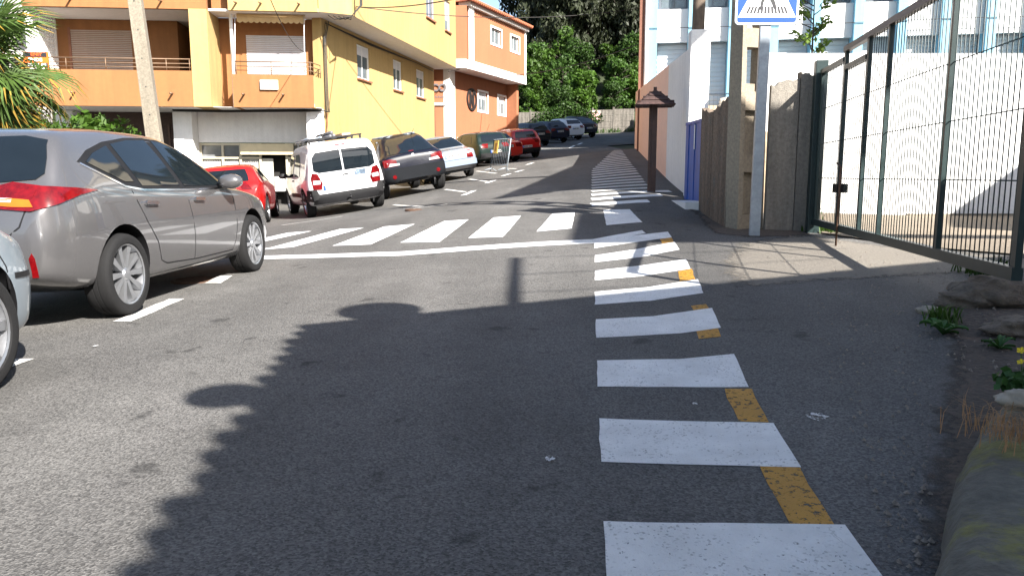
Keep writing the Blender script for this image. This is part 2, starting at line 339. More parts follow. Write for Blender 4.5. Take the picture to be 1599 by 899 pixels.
# ================================================================== GROUND, ROAD, MARKINGS
def sheet(name, x0, x1, y0, y1, step, off, mat, hole=None):
    xs = np.arange(x0, x1+1e-6, step); ys = np.arange(y0, y1+1e-6, step)
    X, Y = np.meshgrid(xs, ys); pts = np.stack([X.ravel(), Y.ravel()], 1)
    Z = np.concatenate([gzs(pts[i:i+4000]) for i in range(0, len(pts), 4000)])+off
    n = len(xs); f = [(j*n+i, j*n+i+1, (j+1)*n+i+1, (j+1)*n+i) for j in range(len(ys)-1) for i in range(n-1)]
    me = bpy.data.meshes.new(name); me.from_pydata(np.column_stack([pts, Z]).tolist(), [], f); me.materials.append(mat)
    me.polygons.foreach_set('use_smooth', [True]*len(f)); return struct(ob(name, me))
GRASSG = M('rough_grass_ground', (.022, .032, .010), .95, var=.4, scale=3, bump=.6, bscale=20, world=True)
road = sheet('road', -16, 5.6, -7, 80.2, .4, 0, ASPH)
road_top = sheet('upper_road', 5.6, 14.4, 46, 80.2, .4, 0, ASPH)
road['label'] = 'grey asphalt street climbing the hill'
def gmesh():
    # rough land all round the road, rising into the hill behind and running to the horizon
    xs = np.concatenate([[-900, -300, -120, -60], np.arange(-40, 61, 3.), [90, 160, 320, 900]])
    ys = np.concatenate([[-900, -300, -100, -40, -20], np.arange(-10, 190, 3.), [230, 320, 500, 900]])
    V_ = []
    for y in ys:
        for x in xs:
            cx, cy = min(max(x, -15), 24), min(max(y, -8), 80)
            z = gz(cx, cy)-.06
            if y > 80: z += 30*(1-math.exp(-(y-80)/60))*(1 if y < 200 else 1)
            if x > 24 and y > 40: z += min(8, (x-24)*.12)
            V_.append((x, y, z))
    n = len(xs); f = [(j*n+i, j*n+i+1, (j+1)*n+i+1, (j+1)*n+i) for j in range(len(ys)-1) for i in range(n-1)]
    me = bpy.data.meshes.new('ground'); me.from_pydata(V_, [], f); me.materials.append(GRASSG)
    me.polygons.foreach_set('use_smooth', [True]*len(f)); return struct(ob('ground', me))
ground = gmesh()
def hz(x, y):
    z = gz(min(max(x, -15), 24), min(y, 80))-.06
    return z + (30*(1-math.exp(-(y-80)/60)) if y > 80 else 0)
def P2(*px): return [pg(*p)[:2] for p in px]
# yard and dirt verge
yard = struct(drape('yard', [(3.95, 10.4), (4.3, 9.0), (5.0, 7.6), (16, 7.6), (16, 13.2), (4.2, 13.2), (4.05, 12)], YARD, .02, None, .5, .05))
verge = struct(drape('verge', P2((1400, 985), (1345, 880), (1360, 780), (1390, 690), (1420, 600), (1440, 540), (1420, 490), (1465, 455), (1560, 435), (1640, 425))+[(5.2, 5.6), (5.2, 1.2), (1.3, 1.2)], fade_mat(DIRT, 'dirt_with_broken_edge'), .004, None, .12)); soft_edge(verge)
verge.location.z = .0
gutter = struct(drape('gutter_dirt', [(2.55, 10.7), (2.45, 9.75), (2.9, 9.3), (3.5, 9.5), (3.95, 9.7), (4.05, 10.3), (3.1, 10.8), (3.1, 13.4), (2.75, 13.3), (2.7, 11.8)], fade_mat(DIRT, 'gutter_dirt_with_broken_edge'), .005, None, .12)); soft_edge(gutter, .3)
DUST = M('dusty_worn_asphalt', (.150, .134, .112), .95, var=.3, scale=45, bump=.8, bscale=90, world=True, big=.15)
apron = struct(drape('gate_apron', P2((1100, 452), (1080, 405), (1120, 376), (1180, 368), (1250, 358))+[(3.95, 10.0), (4.6, 8.6), (5.4, 7.4), (5.2, 5.9)]+P2((1560, 432), (1450, 440), (1300, 448), (1180, 462)), fade_mat(DUST, 'dusty_asphalt_with_broken_edge'), .0025, None, .12)); soft_edge(apron, .7)
# stripes of the walking lane
stripes = [((943,815),(1318,820),(1425,965),(952,965)), ((935,654),(1207,661),(1252,730),(938,722)), ((932,563),(1060,561),(1146,553),(1170,605),(933,604)),
           ((930,499),(1020,494),(1112,481),(1125,512),(1062,521),(931,528)), ((929,456),(1010,449),(1090,436),(1098,458),(1015,470),(929,476)),
           ((929,423),(1000,415),(1071,405),(1078,420),(1000,432),(929,438)), ((929,399),(990,390),(1053,378),(1061,390),(1000,402),(929,410)), ((928,376),(1043,362),(1049,371),(928,388))]
for s in stripes: drape('lane_stripe', P2(*s), WPAINT, .0035, road, .3, .003)
cross = [((942,328),(983,327),(1003,347),(947,352)), ((862,334),(897.5,332),(893,357),(837.5,362)), ((770.5,340),(814,337),(786,370),(731,372)), ((693,345.5),(731.5,343),(686.5,378),(625,379)),
         ((600,354),(648,350),(579,382),(519,384)), ((530,358),(568,356),(457.5,386),(400,391),(425,386)), ((450,363.5),(487,361),(400,380),(390,377))]
for s in cross: drape('crosswalk_stripe', P2(*s), WPAINT, .0035, road, .3, .004)
drape('stop_line', P2((405,400),(630,393),(925,374),(1002,360),(1008,364.5),(925,380.5),(630,399.5),(405,405)), WPAINT, .0045, road, .3, .005)
d = 12.9; k = 0
while d < 31:
    xl = .1035*d if d < 21.5 else .1035*21.5+(d-21.5)*.20
    xr = min(3.02, 2.35+(d-12.9)*.5) if d < 14.6 else 2.72+(d-14.6)*.098
    if xr-xl > .25:
        tl = .10*math.sin(k*1.7)*.4
        drape('walkway_stripe', [(xl, d-.05), (xr, d+.22+tl), (xr, d+.56+tl), (xl, d+.30)], WPAINT if d < 14.8 else WPAINT2, .006, road, .4, .008)  # stripes further up take a duller white
    d += .74; k += 1
oranges = [((1130,607),(1175,607),(1199,660),(1152,658)), ((1187,728),(1249,731),(1300,818),(1232,817)), ((1086,515),(1122,513),(1125,526),(1092,529)), ((1080,478),(1103,475),(1108,482),(1084,486)),
           ((1058,424),(1080,420),(1085,436),(1062,440)), ((1030,371),(1049,370),(1052,378),(1034,380))]
for s in oranges: drape('orange_edge_line', P2(*s), OPAINT, .0028, road, .3, .006)
def bar(name, a, b, wd, mat=WPAINT2):
    a, b = pg(*a), pg(*b); t = (b-a).xy.normalized(); n = V((-t.y, t.x))*wd/2
    drape(name, [a.xy+n, b.xy+n, b.xy-n, a.xy-n], mat, .006, road, .4, .004)
for a, b in [((440,352),(535,338)), ((615,320),(660,323)), ((640,327),(699,319)), ((695,296),(727,300)), ((732,280),(762,284)), ((744,267.5),(775,271)), ((784,263),(806,264)), ((846,233),(886,233.6)), ((865,229),(893,229.5)), ((893,226),(913,225)), ((890,222.5),(910,222)),
             ((640,330),(560,345))][:-1]: bar('bay_line', a, b, .10)
for a, b in [((724,305),(740,298)), ((760,286),(772,282)), ((785,275),(796,271.5)), ((805,269),(816,266)), ((823,257.5),(832,254.5)), ((890,231),(897,227.5)), ((902,226),(909,223.5))]: bar('bay_tick', a, b, .16, WPAINT)
for s in [((176,503),(205,503),(289,467),(265,467)), ((318,443),(345,443),(364,431),(342,431)), ((-40,594),(8,578),(53,561),(27,561),(-60,585))]: drape('parking_edge_line', P2(*s), WPAINT2, .006, road, .3, .006)
RUST = M('rusty_iron', (.10, .055, .035), .8, metal=.3, var=.4, scale=20, bump=.6, bscale=60)
def grate(px, py, r, label):
    c = pg(px, py); mb = MB().lathe([(.001, .004), (r*.86, .004), (r*.86, .012), (r, .012), (r*1.03, -.02)], 28)
    t = root('manhole_cover', label, 'manhole cover', c); mb.build('frame', RUST, t)
    m2 = MB()
    for i in range(-4, 5):
        for j in range(-4, 5):
            if math.hypot(i, j) < 4.6: m2.box(i*r/5.6-r*.06, i*r/5.6+r*.06, j*r/5.6-r*.06, j*r/5.6+r*.06, .004, .011)
    m2.build('tread_pattern', RUST, t)
grate(309, 438, .26, 'rusty round manhole cover beside the grey hatchback')
grate(652, 327.5, .25, 'rusty manhole cover on the road behind the white van')
# paint splash, litter and a few leaves
for k, (px, py, r) in enumerate([(1275, 652, .042), (1085, 632, .012), (858, 718, .02), (150, 541, .02)]):
    c = pg(px, py); q = [(c.x+r*random.uniform(.5, 1.2)*math.cos(a)*1.1, c.y+r*random.uniform(.5, 1.1)*math.sin(a)*1.4) for a in np.linspace(0, 6.1, 26)]
    drape('paint_splash', q, paintmat('splashed_paint', (.7, .7, .7), .5, 40), .0075, road, .3)

# ================================================================== CARS
def pchip(xs, ys):
    xs, ys = np.array(xs, float), np.array(ys, float); h = np.diff(xs); dl = np.diff(ys)/h; n = len(xs); m = np.zeros(n)
    for i in range(1, n-1):
        if dl[i-1]*dl[i] > 0:
            w1, w2 = 2*h[i]+h[i-1], h[i]+2*h[i-1]; m[i] = (w1+w2)/(w1/dl[i-1]+w2/dl[i])
    m[0], m[-1] = dl[0], dl[-1]
    def f(x):
        x = min(max(x, xs[0]), xs[-1]); i = min(int(np.searchsorted(xs, x, 'right'))-1, n-2); t = (x-xs[i])/h[i]
        return float((1+2*t)*(1-t)**2*ys[i]+t*(1-t)**2*h[i]*m[i]+t*t*(3-2*t)*ys[i+1]+t*t*(t-1)*h[i]*m[i+1])
    return f
def prof(*p): return pchip([a for a, _ in p], [b for _, b in p])
TYPES = {}
TYPES['hatch'] = dict(L=4.27, W=1.76, H=1.47, ra=.80, wb=2.60, r=.316,
    top=prof((0,.74),(.03,.86),(.08,.955),(.14,1.03),(.23,1.16),(.33,1.30),(.42,1.385),(.55,1.43),(.8,1.455),(1.3,1.472),(1.9,1.462),(2.4,1.36),(2.75,1.20),(3.05,1.04),(3.25,.985),(3.7,.90),(4.0,.80),(4.18,.68),(4.27,.56)),
    plan=prof((0,.66),(.03,.735),(.10,.80),(.25,.85),(.6,.878),(1,.88),(3.3,.88),(3.7,.865),(3.95,.82),(4.12,.73),(4.22,.61),(4.27,.48)),
    roof=prof((0,.56),(.05,.64),(.12,.735),(.3,.70),(.5,.645),(1,.60),(1.9,.585),(2.4,.61),(2.9,.70),(3.2,.74),(3.8,.70),(4.1,.58),(4.27,.36)),
    belt=prof((0,.80),(.15,.93),(.8,.955),(2,.915),(3,.90),(3.3,.88),(3.9,.76),(4.27,.5)), bot=prof((0,.36),(.3,.27),(.8,.2),(3.4,.18),(4,.2),(4.27,.28)))
TYPES['van'] = dict(L=4.38, W=1.81, H=1.80, ra=.74, wb=2.73, r=.325,
    top=prof((0,1.15),(.02,1.45),(.06,1.65),(.14,1.745),(.35,1.79),(1.4,1.80),(2.2,1.785),(2.6,1.70),(3.0,1.47),(3.4,1.20),(3.6,1.11),(4.0,1.0),(4.2,.9),(4.33,.72),(4.38,.55)),
    plan=prof((0,.80),(.03,.845),(.1,.875),(.3,.895),(.8,.905),(3.3,.905),(3.8,.875),(4.1,.80),(4.28,.68),(4.38,.5)),
    roof=prof((0,.76),(.05,.73),(.14,.70),(.4,.70),(2.2,.70),(2.7,.71),(3.3,.76),(3.7,.76),(4.1,.62),(4.38,.35)),
    belt=prof((0,.98),(.3,1.0),(2.5,.99),(3.4,1.0),(3.8,.93),(4.38,.48)), bot=prof((0,.36),(.4,.25),(3.6,.22),(4.38,.28)))
TYPES['suv'] = dict(L=4.45, W=1.88, H=1.74, ra=.86, wb=2.74, r=.365,
    top=prof((0,1.0),(.02,1.09),(.05,1.14),(.12,1.18),(.40,1.33),(.75,1.52),(1.1,1.655),(1.5,1.715),(2.1,1.735),(2.5,1.64),(2.9,1.42),(3.25,1.2),(3.5,1.13),(4,1.05),(4.25,.93),(4.4,.75),(4.45,.6)),
    plan=prof((0,.74),(.04,.82),(.12,.875),(.3,.915),(.8,.94),(3.5,.94),(4,.90),(4.25,.8),(4.4,.64),(4.45,.5)),
    roof=prof((0,.66),(.08,.74),(.16,.74),(.4,.68),(.8,.62),(1.4,.60),(2.1,.60),(2.6,.64),(3.2,.75),(3.6,.78),(4.1,.70),(4.45,.36)),
    belt=prof((0,.92),(.2,1.07),(1,1.09),(2.5,1.07),(3.3,1.05),(3.9,.97),(4.45,.55)), bot=prof((0,.46),(.4,.36),(3.6,.34),(4.45,.4)))
TYPES['sedan'] = dict(L=4.65, W=1.74, H=1.46, ra=.98, wb=2.70, r=.31,
    top=prof((0,.78),(.03,.90),(.08,.965),(.2,.99),(.6,1.02),(.8,1.06),(1.1,1.22),(1.45,1.38),(1.75,1.445),(2.3,1.46),(2.7,1.40),(3.1,1.2),(3.4,1.04),(3.6,.99),(4.1,.92),(4.4,.82),(4.58,.68),(4.65,.56)),
    plan=prof((0,.68),(.04,.76),(.12,.81),(.4,.85),(1,.87),(3.6,.87),(4.1,.84),(4.4,.76),(4.58,.63),(4.65,.5)),
    roof=prof((0,.60),(.1,.72),(.6,.74),(.85,.72),(1.2,.63),(1.7,.56),(2.4,.57),(2.9,.64),(3.4,.74),(3.7,.76),(4.3,.66),(4.65,.36)),
    belt=prof((0,.84),(.3,.93),(1,.95),(2.5,.92),(3.5,.92),(4.1,.83),(4.65,.5)), bot=prof((0,.33),(.4,.24),(3.8,.2),(4.65,.27)))
TYPES['wagon'] = dict(L=4.45, W=1.80, H=1.52, ra=.85, wb=2.65, r=.33,
    top=prof((0,.78),(.03,.92),(.08,1.02),(.16,1.10),(.35,1.30),(.52,1.43),(.8,1.49),(1.6,1.52),(2.2,1.49),(2.6,1.38),(3.0,1.18),(3.3,1.04),(3.5,1.0),(4,.92),(4.25,.82),(4.4,.68),(4.45,.58)),
    plan=prof((0,.70),(.04,.79),(.12,.84),(.3,.88),(.8,.90),(3.5,.90),(4,.86),(4.25,.75),(4.4,.6),(4.45,.5)),
    roof=prof((0,.6),(.08,.70),(.16,.70),(.4,.62),(.8,.58),(2.2,.6),(2.7,.66),(3.3,.76),(3.6,.76),(4.1,.66),(4.45,.36)),
    belt=prof((0,.84),(.2,.97),(1,.98),(2.5,.95),(3.4,.95),(4,.85),(4.45,.52)), bot=prof((0,.38),(.4,.28),(3.6,.22),(4.45,.28)))
def loft_body(T, sy, sz, sx):
    L = T['L']
    ys = np.unique(np.round(np.concatenate([[0, .008, .018, .03, .045, .06, .08, .10, .125, .15, .18], np.arange(.22, L-.3, .07), L-np.array([.3, .24, .19, .15, .11, .08, .05, .03, .012, 0])]), 4))
    rows = []
    for y in ys:
        wm, zt, wr, zb = T['plan'](y), T['top'](y), T['roof'](y), T['bot'](y); zs = min(T['belt'](y), zt-.05); h = zs-zb
        zr = zt-min(.065, (zt-zs)*.45); wl = wm*.955; wb_ = wm-.028
        wr = min(wr, wb_-.01)
        key = [(0, zb), (wl-.10, zb), (wl-.015, zb+.05), (wl+.012, zb+.14*h+.04), (wm, zb+.55*h), (wm-.004, zb+.74*h), (wm-.014, zb+.80*h), (wb_, zs), (wr+.02, zr-.015), (wr-.06, zr+.6*(zt-zr)), (wr*.5, zt-.012), (0, zt)]
        sub = [2, 2, 2, 3, 2, 1, 3, 7, 3, 3, 3]; pl = []
        for i, n in enumerate(sub):
            a, b = key[i], key[i+1]; pl += [(a[0]+(b[0]-a[0])*j/n, a[1]+(b[1]-a[1])*j/n) for j in range(n)]
        pl.append(key[-1]); pl = np.array(pl)
        for _ in range(2): pl[1:-1] = .25*pl[:-2]+.5*pl[1:-1]+.25*pl[2:]
        rows.append(pl)
    n = len(rows[0]); vs = []; fs = []; ring = 2*n-2
    for y, pl in zip(ys, rows):
        full = [(a, b) for a, b in pl]+[(-a, b) for a, b in pl[-2:0:-1]]
        vs += [(a*sx, (y-T['ra']-T['wb']/2)*sy, b*sz) for a, b in full]
    k = len(ys)
    for i in range(k-1):
        for j in range(ring): fs.append((i*ring+j, i*ring+(j+1) % ring, (i+1)*ring+(j+1) % ring, (i+1)*ring+j))
    fs += [tuple(range(ring-1, -1, -1)), tuple(range((k-1)*ring, k*ring))]
    return vs, fs
def make_rim(nsp, dark=False):
    mb = MB()
    mb.lathe([(.70, .0), (.74, .02), (.72, -.05), (.66, -.35), (.66, -.75)], 36, 'x', mi=0)
    mb.lathe([(.66, -.32), (.1, -.30), (.001, -.30)], 36, 'x', mi=1)
    mb.lathe([(.001, -.01), (.13, -.02), (.16, -.06), (.16, -.3)], 20, 'x', mi=0)
    for i in range(nsp):
        a = 2*math.pi*i/nsp
        for q, wd in ((a, .055),):
            c, s = math.cos(q), math.sin(q); t = V((0, -s, c)); rd = V((0, c, s))
            vs = []
            for rr, ww, x in ((.10, .05, -.06), (.40, .062, -.05), (.70, .085, -.02)):
                vs += [rd*rr-t*ww+V((x, 0, 0)), rd*rr+t*ww+V((x, 0, 0)), rd*rr+t*ww*.9+V((x-.16, 0, 0)), rd*rr-t*ww*.9+V((x-.16, 0, 0))]
            mb.add(vs, [(0,1,5,4),(1,2,6,5),(3,0,4,7),(4,5,9,8),(5,6,10,9),(7,4,8,11)], 0)
    return mb.mesh('rim', [RIM, RIMD], smooth=True, sharp=35)
RIM10, RIM7 = make_rim(10), make_rim(7)
def make_tyre():
    mb = MB()
    mb.lathe([(.72, -.02), (.76, .045), (.88, .06), (.955, .03), (.985, -.03), (1, -.12), (1, -.20), (.985, -.205), (.985, -.225), (1, -.23), (1, -.33), (.985, -.335), (.985, -.355), (1, -.36), (1, -.46), (.985, -.53), (.955, -.59), (.88, -.62), (.7, -.58)], 48, 'x')
    return mb.mesh('wheel', TYRE, smooth=True, sharp=50)
TYREM = make_tyre()
class Car:
    def __init__(c, typ, mat, name, label, dims=None, rim=None, group='cars parked along the street', rw=None, cladding=None):
        T = TYPES[typ]; c.T = T; L, W, H = dims or (T['L'], T['W'], T['H'])
        c.sy, c.sx, c.sz = L/T['L'], W/T['W'], H/T['H']
        c.root = root(name, label, 'car' if typ != 'van' else 'van', group=group)
        vs, fs = loft_body(T, c.sy, c.sz, c.sx)
        me = bpy.data.meshes.new('body'); me.from_pydata(vs, [], fs); me.materials.append(mat); me.materials.append(BLACK)
        bm = bmesh.new(); bm.from_mesh(me); bmesh.ops.recalc_face_normals(bm, faces=bm.faces); bm.to_mesh(me)
        c.bvh = BVHTree.FromBMesh(bm); bm.free()
        c.r = rw or T['r']; c.ay = (-T['wb']/2*c.sy, T['wb']/2*c.sy); c.hw = W/2
        tmp = ob('tmp', me); cuts = []
        for y in c.ay:
            for s in (-1, 1):
                m = MB(); rr = c.r*1.16
                m.lathe([(.001, c.hw-.28), (rr, c.hw-.28), (rr, c.hw+.2), (.001, c.hw+.2)], 32, 'x', (0, y, c.r+.02), 1)
                if s < 0: m.v = [(-a, b, d) for a, b, d in m.v]
                q = m.build('cut', [mat, BLACK], None); cuts.append(q)
                bo = tmp.modifiers.new('b', 'BOOLEAN'); bo.object = q; bo.operation = 'DIFFERENCE'; bo.solver = 'EXACT'
        c.body = ob('body', bpy.data.meshes.new_from_object(tmp.evaluated_get(bpy.context.evaluated_depsgraph_get())), c.root)
        for q in cuts+[tmp]: bpy.data.objects.remove(q)
        bmw = c.body.data; bmw.polygons.foreach_set('use_smooth', [True]*len(bmw.polygons)); bmw.set_sharp_from_angle(angle=R(38))
        for y in c.ay:
            for s in (-1, 1):
                wq = ob('wheel', TYREM, c.root, (s*(c.hw-.015), y, c.r), (0, 0, 0)); wq.scale = (c.r*s, c.r, c.r)
                ob('rim', rim or RIM7, wq)
    def Y(c, y): return (y-c.T['ra']-c.T['wb']/2)*c.sy
    def panel(c, name, poly, mat, D, off=.006, step=.07, parent=None, raw=False):
        """poly in (u, z); D a unit vector into the body; u runs along D x up"""
        D = V(D).normalized(); U = V((0, 0, 1)).cross(D)*-1
        v, f, be = grid_fill(poly, step); top = []; low = []
        for (u, z) in v:
            p = U*u+V((0, 0, z))-D*4
            h, n, i, dd = c.bvh.ray_cast(p, D)
            if h is None: h, n, i, dd = c.bvh.find_nearest(p+D*(4-c.hw*.9))
            if n.dot(D) > 0: n = -n
            top.append(h+n*off); low.append(h-n*.006)
        mb = MB(); k = len(v); mb.add(top+low, f+[(a, b, b+k, a+k) for a, b in be])
        return mb.build(name, mat, parent or c.root, smooth=True, sharp=40)
    def side(c, name, poly, mat, s=1, **k):
        """poly in (y from rear in template metres, z); s=+1 right side, -1 left"""
        D = V((-s, 0, 0)); U = V((0, 0, 1)).cross(D)*-1
        return c.panel(name, [(c.Y(y)*U.y, z*c.sz) for y, z in poly], mat, D, **k)
    def rear(c, name, poly, mat, **k):
        D = V((0, 1, 0)); U = V((0, 0, 1)).cross(D)*-1
        return c.panel(name, [(x*c.sx*U.x, z*c.sz) for x, z in poly], mat, D, **k)
    def front(c, name, poly, mat, **k):
        D = V((0, -1, 0)); U = V((0, 0, 1)).cross(D)*-1
        return c.panel(name, [(x*c.sx*U.x, z*c.sz) for x, z in poly], mat, D, **k)
    def corner(c, name, poly, mat, s=1, ang=45, **k):
        """rear corner lamp: poly in (u, z), u from the outer (side) end inwards, looking at the corner"""
        D = V((-s*math.sin(R(ang)), math.cos(R(ang)), 0)); U = V((0, 0, 1)).cross(D)*-1
        P0 = V((s*c.hw, -c.T['ra']*c.sy-c.ay[1]+0, 0)); P0.y = c.Y(0); u0 = P0.dot(U); sg = -1 if (U.x*s > 0) else 1
        return c.panel(name, [(u0+sg*u, z*c.sz) for u, z in poly], mat, D, **k)
    def seam(c, pts, s=1, wd=.011, mat=None, name='door_seam', fn='side', off=.0012):
        q = []; n = len(pts)
        for sgn, rng_ in ((1, range(n)), (-1, range(n-1, -1, -1))):
            for i in rng_:
                a, b = V(pts[max(i-1, 0)]), V(pts[min(i+1, n-1)]); t = (b-a).normalized(); nn = V((-t.y, t.x))*wd/2*sgn
                q.append(V(pts[i])+nn)
        q = [(a.x, a.y) for a in q]
        if fn == 'side': return c.side(name, q, mat or BLACK, s, off=off, step=.12)
        return c.rear(name, q, mat or BLACK, off=off, step=.12)
    def plate(c, z, txt=None, w=.26, h=.055, x=0):
        p = c.rear('number_plate', [(x-w, z-h), (x+w, z-h), (x+w, z+h), (x-w, z+h)], PLATE, off=.014, step=.3)
        c.rear('plate_band', [(x-w, z-h), (x-w+.045, z-h), (x-w+.045, z+h), (x-w, z+h)], PBLUE, off=.017, step=.3, parent=None)
        ys = c.bvh.ray_cast(V((x*c.sx, -5, z*c.sz)), V((0, 1, 0)))[0].y
        if txt: text_mesh('plate_lettering', txt, .088, INK, c.root, (x+.03, ys-.018, z*c.sz), (math.pi/2, 0, 0), .001, sx=1.05)
        else:
            mb = MB()
            for i in range(8):
                if i == 4: continue
                xx = x-w+.075+i*.053; mb.box(xx, xx+.03, ys-.0195, ys-.017, z*c.sz-.03, z*c.sz+.03)
            mb.build('plate_lettering', INK, c.root)
    def mirror(c, y, z, s, mat):
        mb = MB(); x0 = c.bvh.ray_cast(V((s*3, c.Y(y), z*c.sz)), V((-s, 0, 0)))[0].x
        prof_ = [(0, .30), (.03, .8), (.08, 1), (.14, .95), (.17, .6), (.175, .01)]
        cx = x0+s*.03
        rows = []
        for i, (u, q) in enumerate(prof_):
            rows.append([V((cx+s*(.11+.12*math.cos(a)*q), c.Y(y)+.09-u*1.05, z*c.sz+.045+.075*q*math.sin(a))) for a in np.linspace(0, 2*math.pi, 16, endpoint=False)])
        vs = [p for r_ in rows[::-1] for p in r_]; n = 16
        mb.add(vs, [(i*n+j, i*n+(j+1) % n, (i+1)*n+(j+1) % n, (i+1)*n+j) for i in range(len(rows)-1) for j in range(n)]+[tuple(range(n)), tuple(range(len(rows)*n-1, (len(rows)-1)*n-1, -1))])
        mi = mb.build('wing_mirror', mat, c.root, smooth=True)
        MB().tube([(x0-s*.03, c.Y(y), z*c.sz), (cx+s*.08, c.Y(y)+.02, z*c.sz+.03)], [.035, .025], 8).build('mirror_stalk', BLACK, mi, smooth=True)
        return mi
    def place(c, x, y, head):
        """stand it on the ground: x, y is the middle between the axles; head = degrees the nose points left of the road ahead"""
        a = R(head); Y = V((-math.sin(a), math.cos(a), 0)); X = V((Y.y, -Y.x, 0)); C_ = V((x, y, 0))
        q = {}
        for i, yy in enumerate(c.ay):
            for s in (-1, 1):
                p = C_+Y*yy+X*s*(c.hw-.1); q[(i, s)] = V((p.x, p.y, gz(p.x, p.y)))
        fwd = ((q[(1, 1)]+q[(1, -1)])-(q[(0, 1)]+q[(0, -1)])).normalized(); rgt = ((q[(1, 1)]+q[(0, 1)])-(q[(1, -1)]+q[(0, -1)])).normalized()
        up = rgt.cross(fwd).normalized(); rgt = fwd.cross(up)
        m = Matrix((rgt, fwd, up)).transposed().to_4x4(); m.translation = (q[(0, 1)]+q[(0, -1)]+q[(1, 1)]+q[(1, -1)])/4+up*.004
        c.root.matrix_world = m; c.root.rotation_mode = 'XYZ'
def rearpt(x, y, head, c, ovr=None):
    """centre between the axles from the middle of the rear bumper"""
    a = R(head); k = (c.T['ra']+c.T['wb']/2)*c.sy; return x-math.sin(a)*k, y+math.cos(a)*k

# ---- the grey hatchback, nearest car
GREYP = paint('grey_metallic_paint', (.135, .132, .135), .62, .26)
h = Car('hatch', GREYP, 'parked_car', 'metallic grey hatchback with alloy wheels parked in front of the crossing', rim=RIM10)
for s in (1, -1):
    h.side('window_surround', [(.50,1.175),(.70,1.262),(1.0,1.335),(1.4,1.385),(1.7,1.398),(2.0,1.385),(2.35,1.30),(2.72,1.13),(2.98,.985),(2.9,.945),(2.0,.945),(1.15,.962),(.95,.995)], BLACK, s, off=.003)
    h.side('rear_quarter_window', [(.60,1.172),(.76,1.24),(1.02,1.305),(1.10,1.02),(.97,1.022)], GLASS, s, off=.008)
    h.side('rear_door_window', [(1.20,.985),(1.10,1.32),(1.4,1.362),(1.72,1.374),(1.80,1.20),(1.86,.975)], GLASS, s, off=.008)
    h.side('front_door_window', [(1.95,.97),(1.90,1.15),(1.84,1.372),(2.0,1.362),(2.3,1.295),(2.65,1.14),(2.84,1.0),(2.80,.965)], GLASS, s, off=.008)
    h.seam([(.52,1.163),(.95,.985),(1.2,.952),(2.0,.936),(2.9,.937)], s, .016, CHROME, 'window_trim', off=.006)
    h.seam([(1.02,.95),(1.06,.86),(1.15,.70),(1.30,.52),(1.36,.36),(1.46,.325),(2.05,.30)], s)
    h.seam([(1.93,.94),(1.96,.7),(1.985,.5),(1.985,.31)], s, .009)
    h.seam([(2.93,.90),(2.95,.75),(2.96,.55),(2.93,.40),(2.86,.30),(2.05,.30)], s)
    h.seam([(.78,.26),(1.2,.25),(2.2,.25),(3.0,.27)], s, .012)
    for y in (1.24, 2.13):
        h.side('handle_recess', [(y-.07,.80),(y+.06,.79),(y+.05,.86),(y-.06,.865)], GREYP, s, off=.001)
        hd = h.side('door_handle', [(y-.10,.835),(y+.09,.828),(y+.10,.842),(y+.08,.856),(y-.08,.863),(y-.105,.85)], CHROME, s, off=.032)
    h.mirror(2.70, .955, s, GREYP)
    h.corner('tail_lamp', [(-.36,.965),(-.20,.985),(.02,1.0),(.16,1.035),(.27,1.005),(.40,.975),(.40,.880),(.12,.838),(-.05,.885),(-.20,.935)], REDL, s, 45, off=.014)
    h.corner('indicator_lamp', [(.10,.862),(.22,.872),(.30,.885),(.30,.912),(.20,.925),(.11,.912)], AMBER, s, 45, off=.018, step=.04)
    h.corner('rear_reflector', [(.12,.40),(.155,.40),(.165,.53),(.15,.565),(.135,.53)], REDL, s, 45, off=.006, step=.05)
    h.rear('reversing_lamp', [(s*.38,.908),(s*.54,.898),(s*.54,.925),(s*.42,.932)], CLEARL, off=.018, step=.05)
    h.rear('tail_lamp_inner', [(s*.26,.93),(s*.36,.892),(s*.66,.878),(s*.68,.972),(s*.54,.955)], REDL, off=.014)
    h.front('headlamp', [(s*.44,.66),(s*.74,.72),(s*.76,.80),(s*.60,.76)], CLEARL, off=.01)
h.rear('rear_window', [(-.64,1.05),(-.30,1.035),(.30,1.035),(.64,1.05),(.685,1.09),(.665,1.20),(.615,1.325),(.45,1.36),(-.45,1.36),(-.615,1.325),(-.665,1.20),(-.685,1.09)], GLASS, off=.008)
h.front('windscreen', [(-.66,1.02),(.66,1.02),(.60,1.2),(.54,1.37),(-.54,1.37),(-.60,1.2)], GLASS, off=.008)
h.rear('rear_valance', [(-.56,.36),(.56,.36),(.53,.46),(.46,.55),(-.46,.55),(-.53,.46)], BLACK, off=.012)
h.seam([(.60,.375),(.56,.47),(.47,.565),(.2,.575),(-.2,.575),(-.47,.565),(-.56,.47),(-.60,.375)], 1, .022, CHROME, 'valance_trim', 'rear', .018)
h.seam([(-.64,.86),(-.60,.74),(-.50,.66),(0,.64),(.50,.66),(.60,.74),(.64,.86)], 1, .012, BLACK, 'hatch_seam', 'rear', .002)
h.rear('badge', [(.36,.705),(.47,.705),(.47,.73),(.36,.73)], CHROME, off=.008, step=.2)
h.plate(.76)

_a, _b = pg(190, 497), pg(397, 427)
h.place(-3.77, 7.25, -2.5)

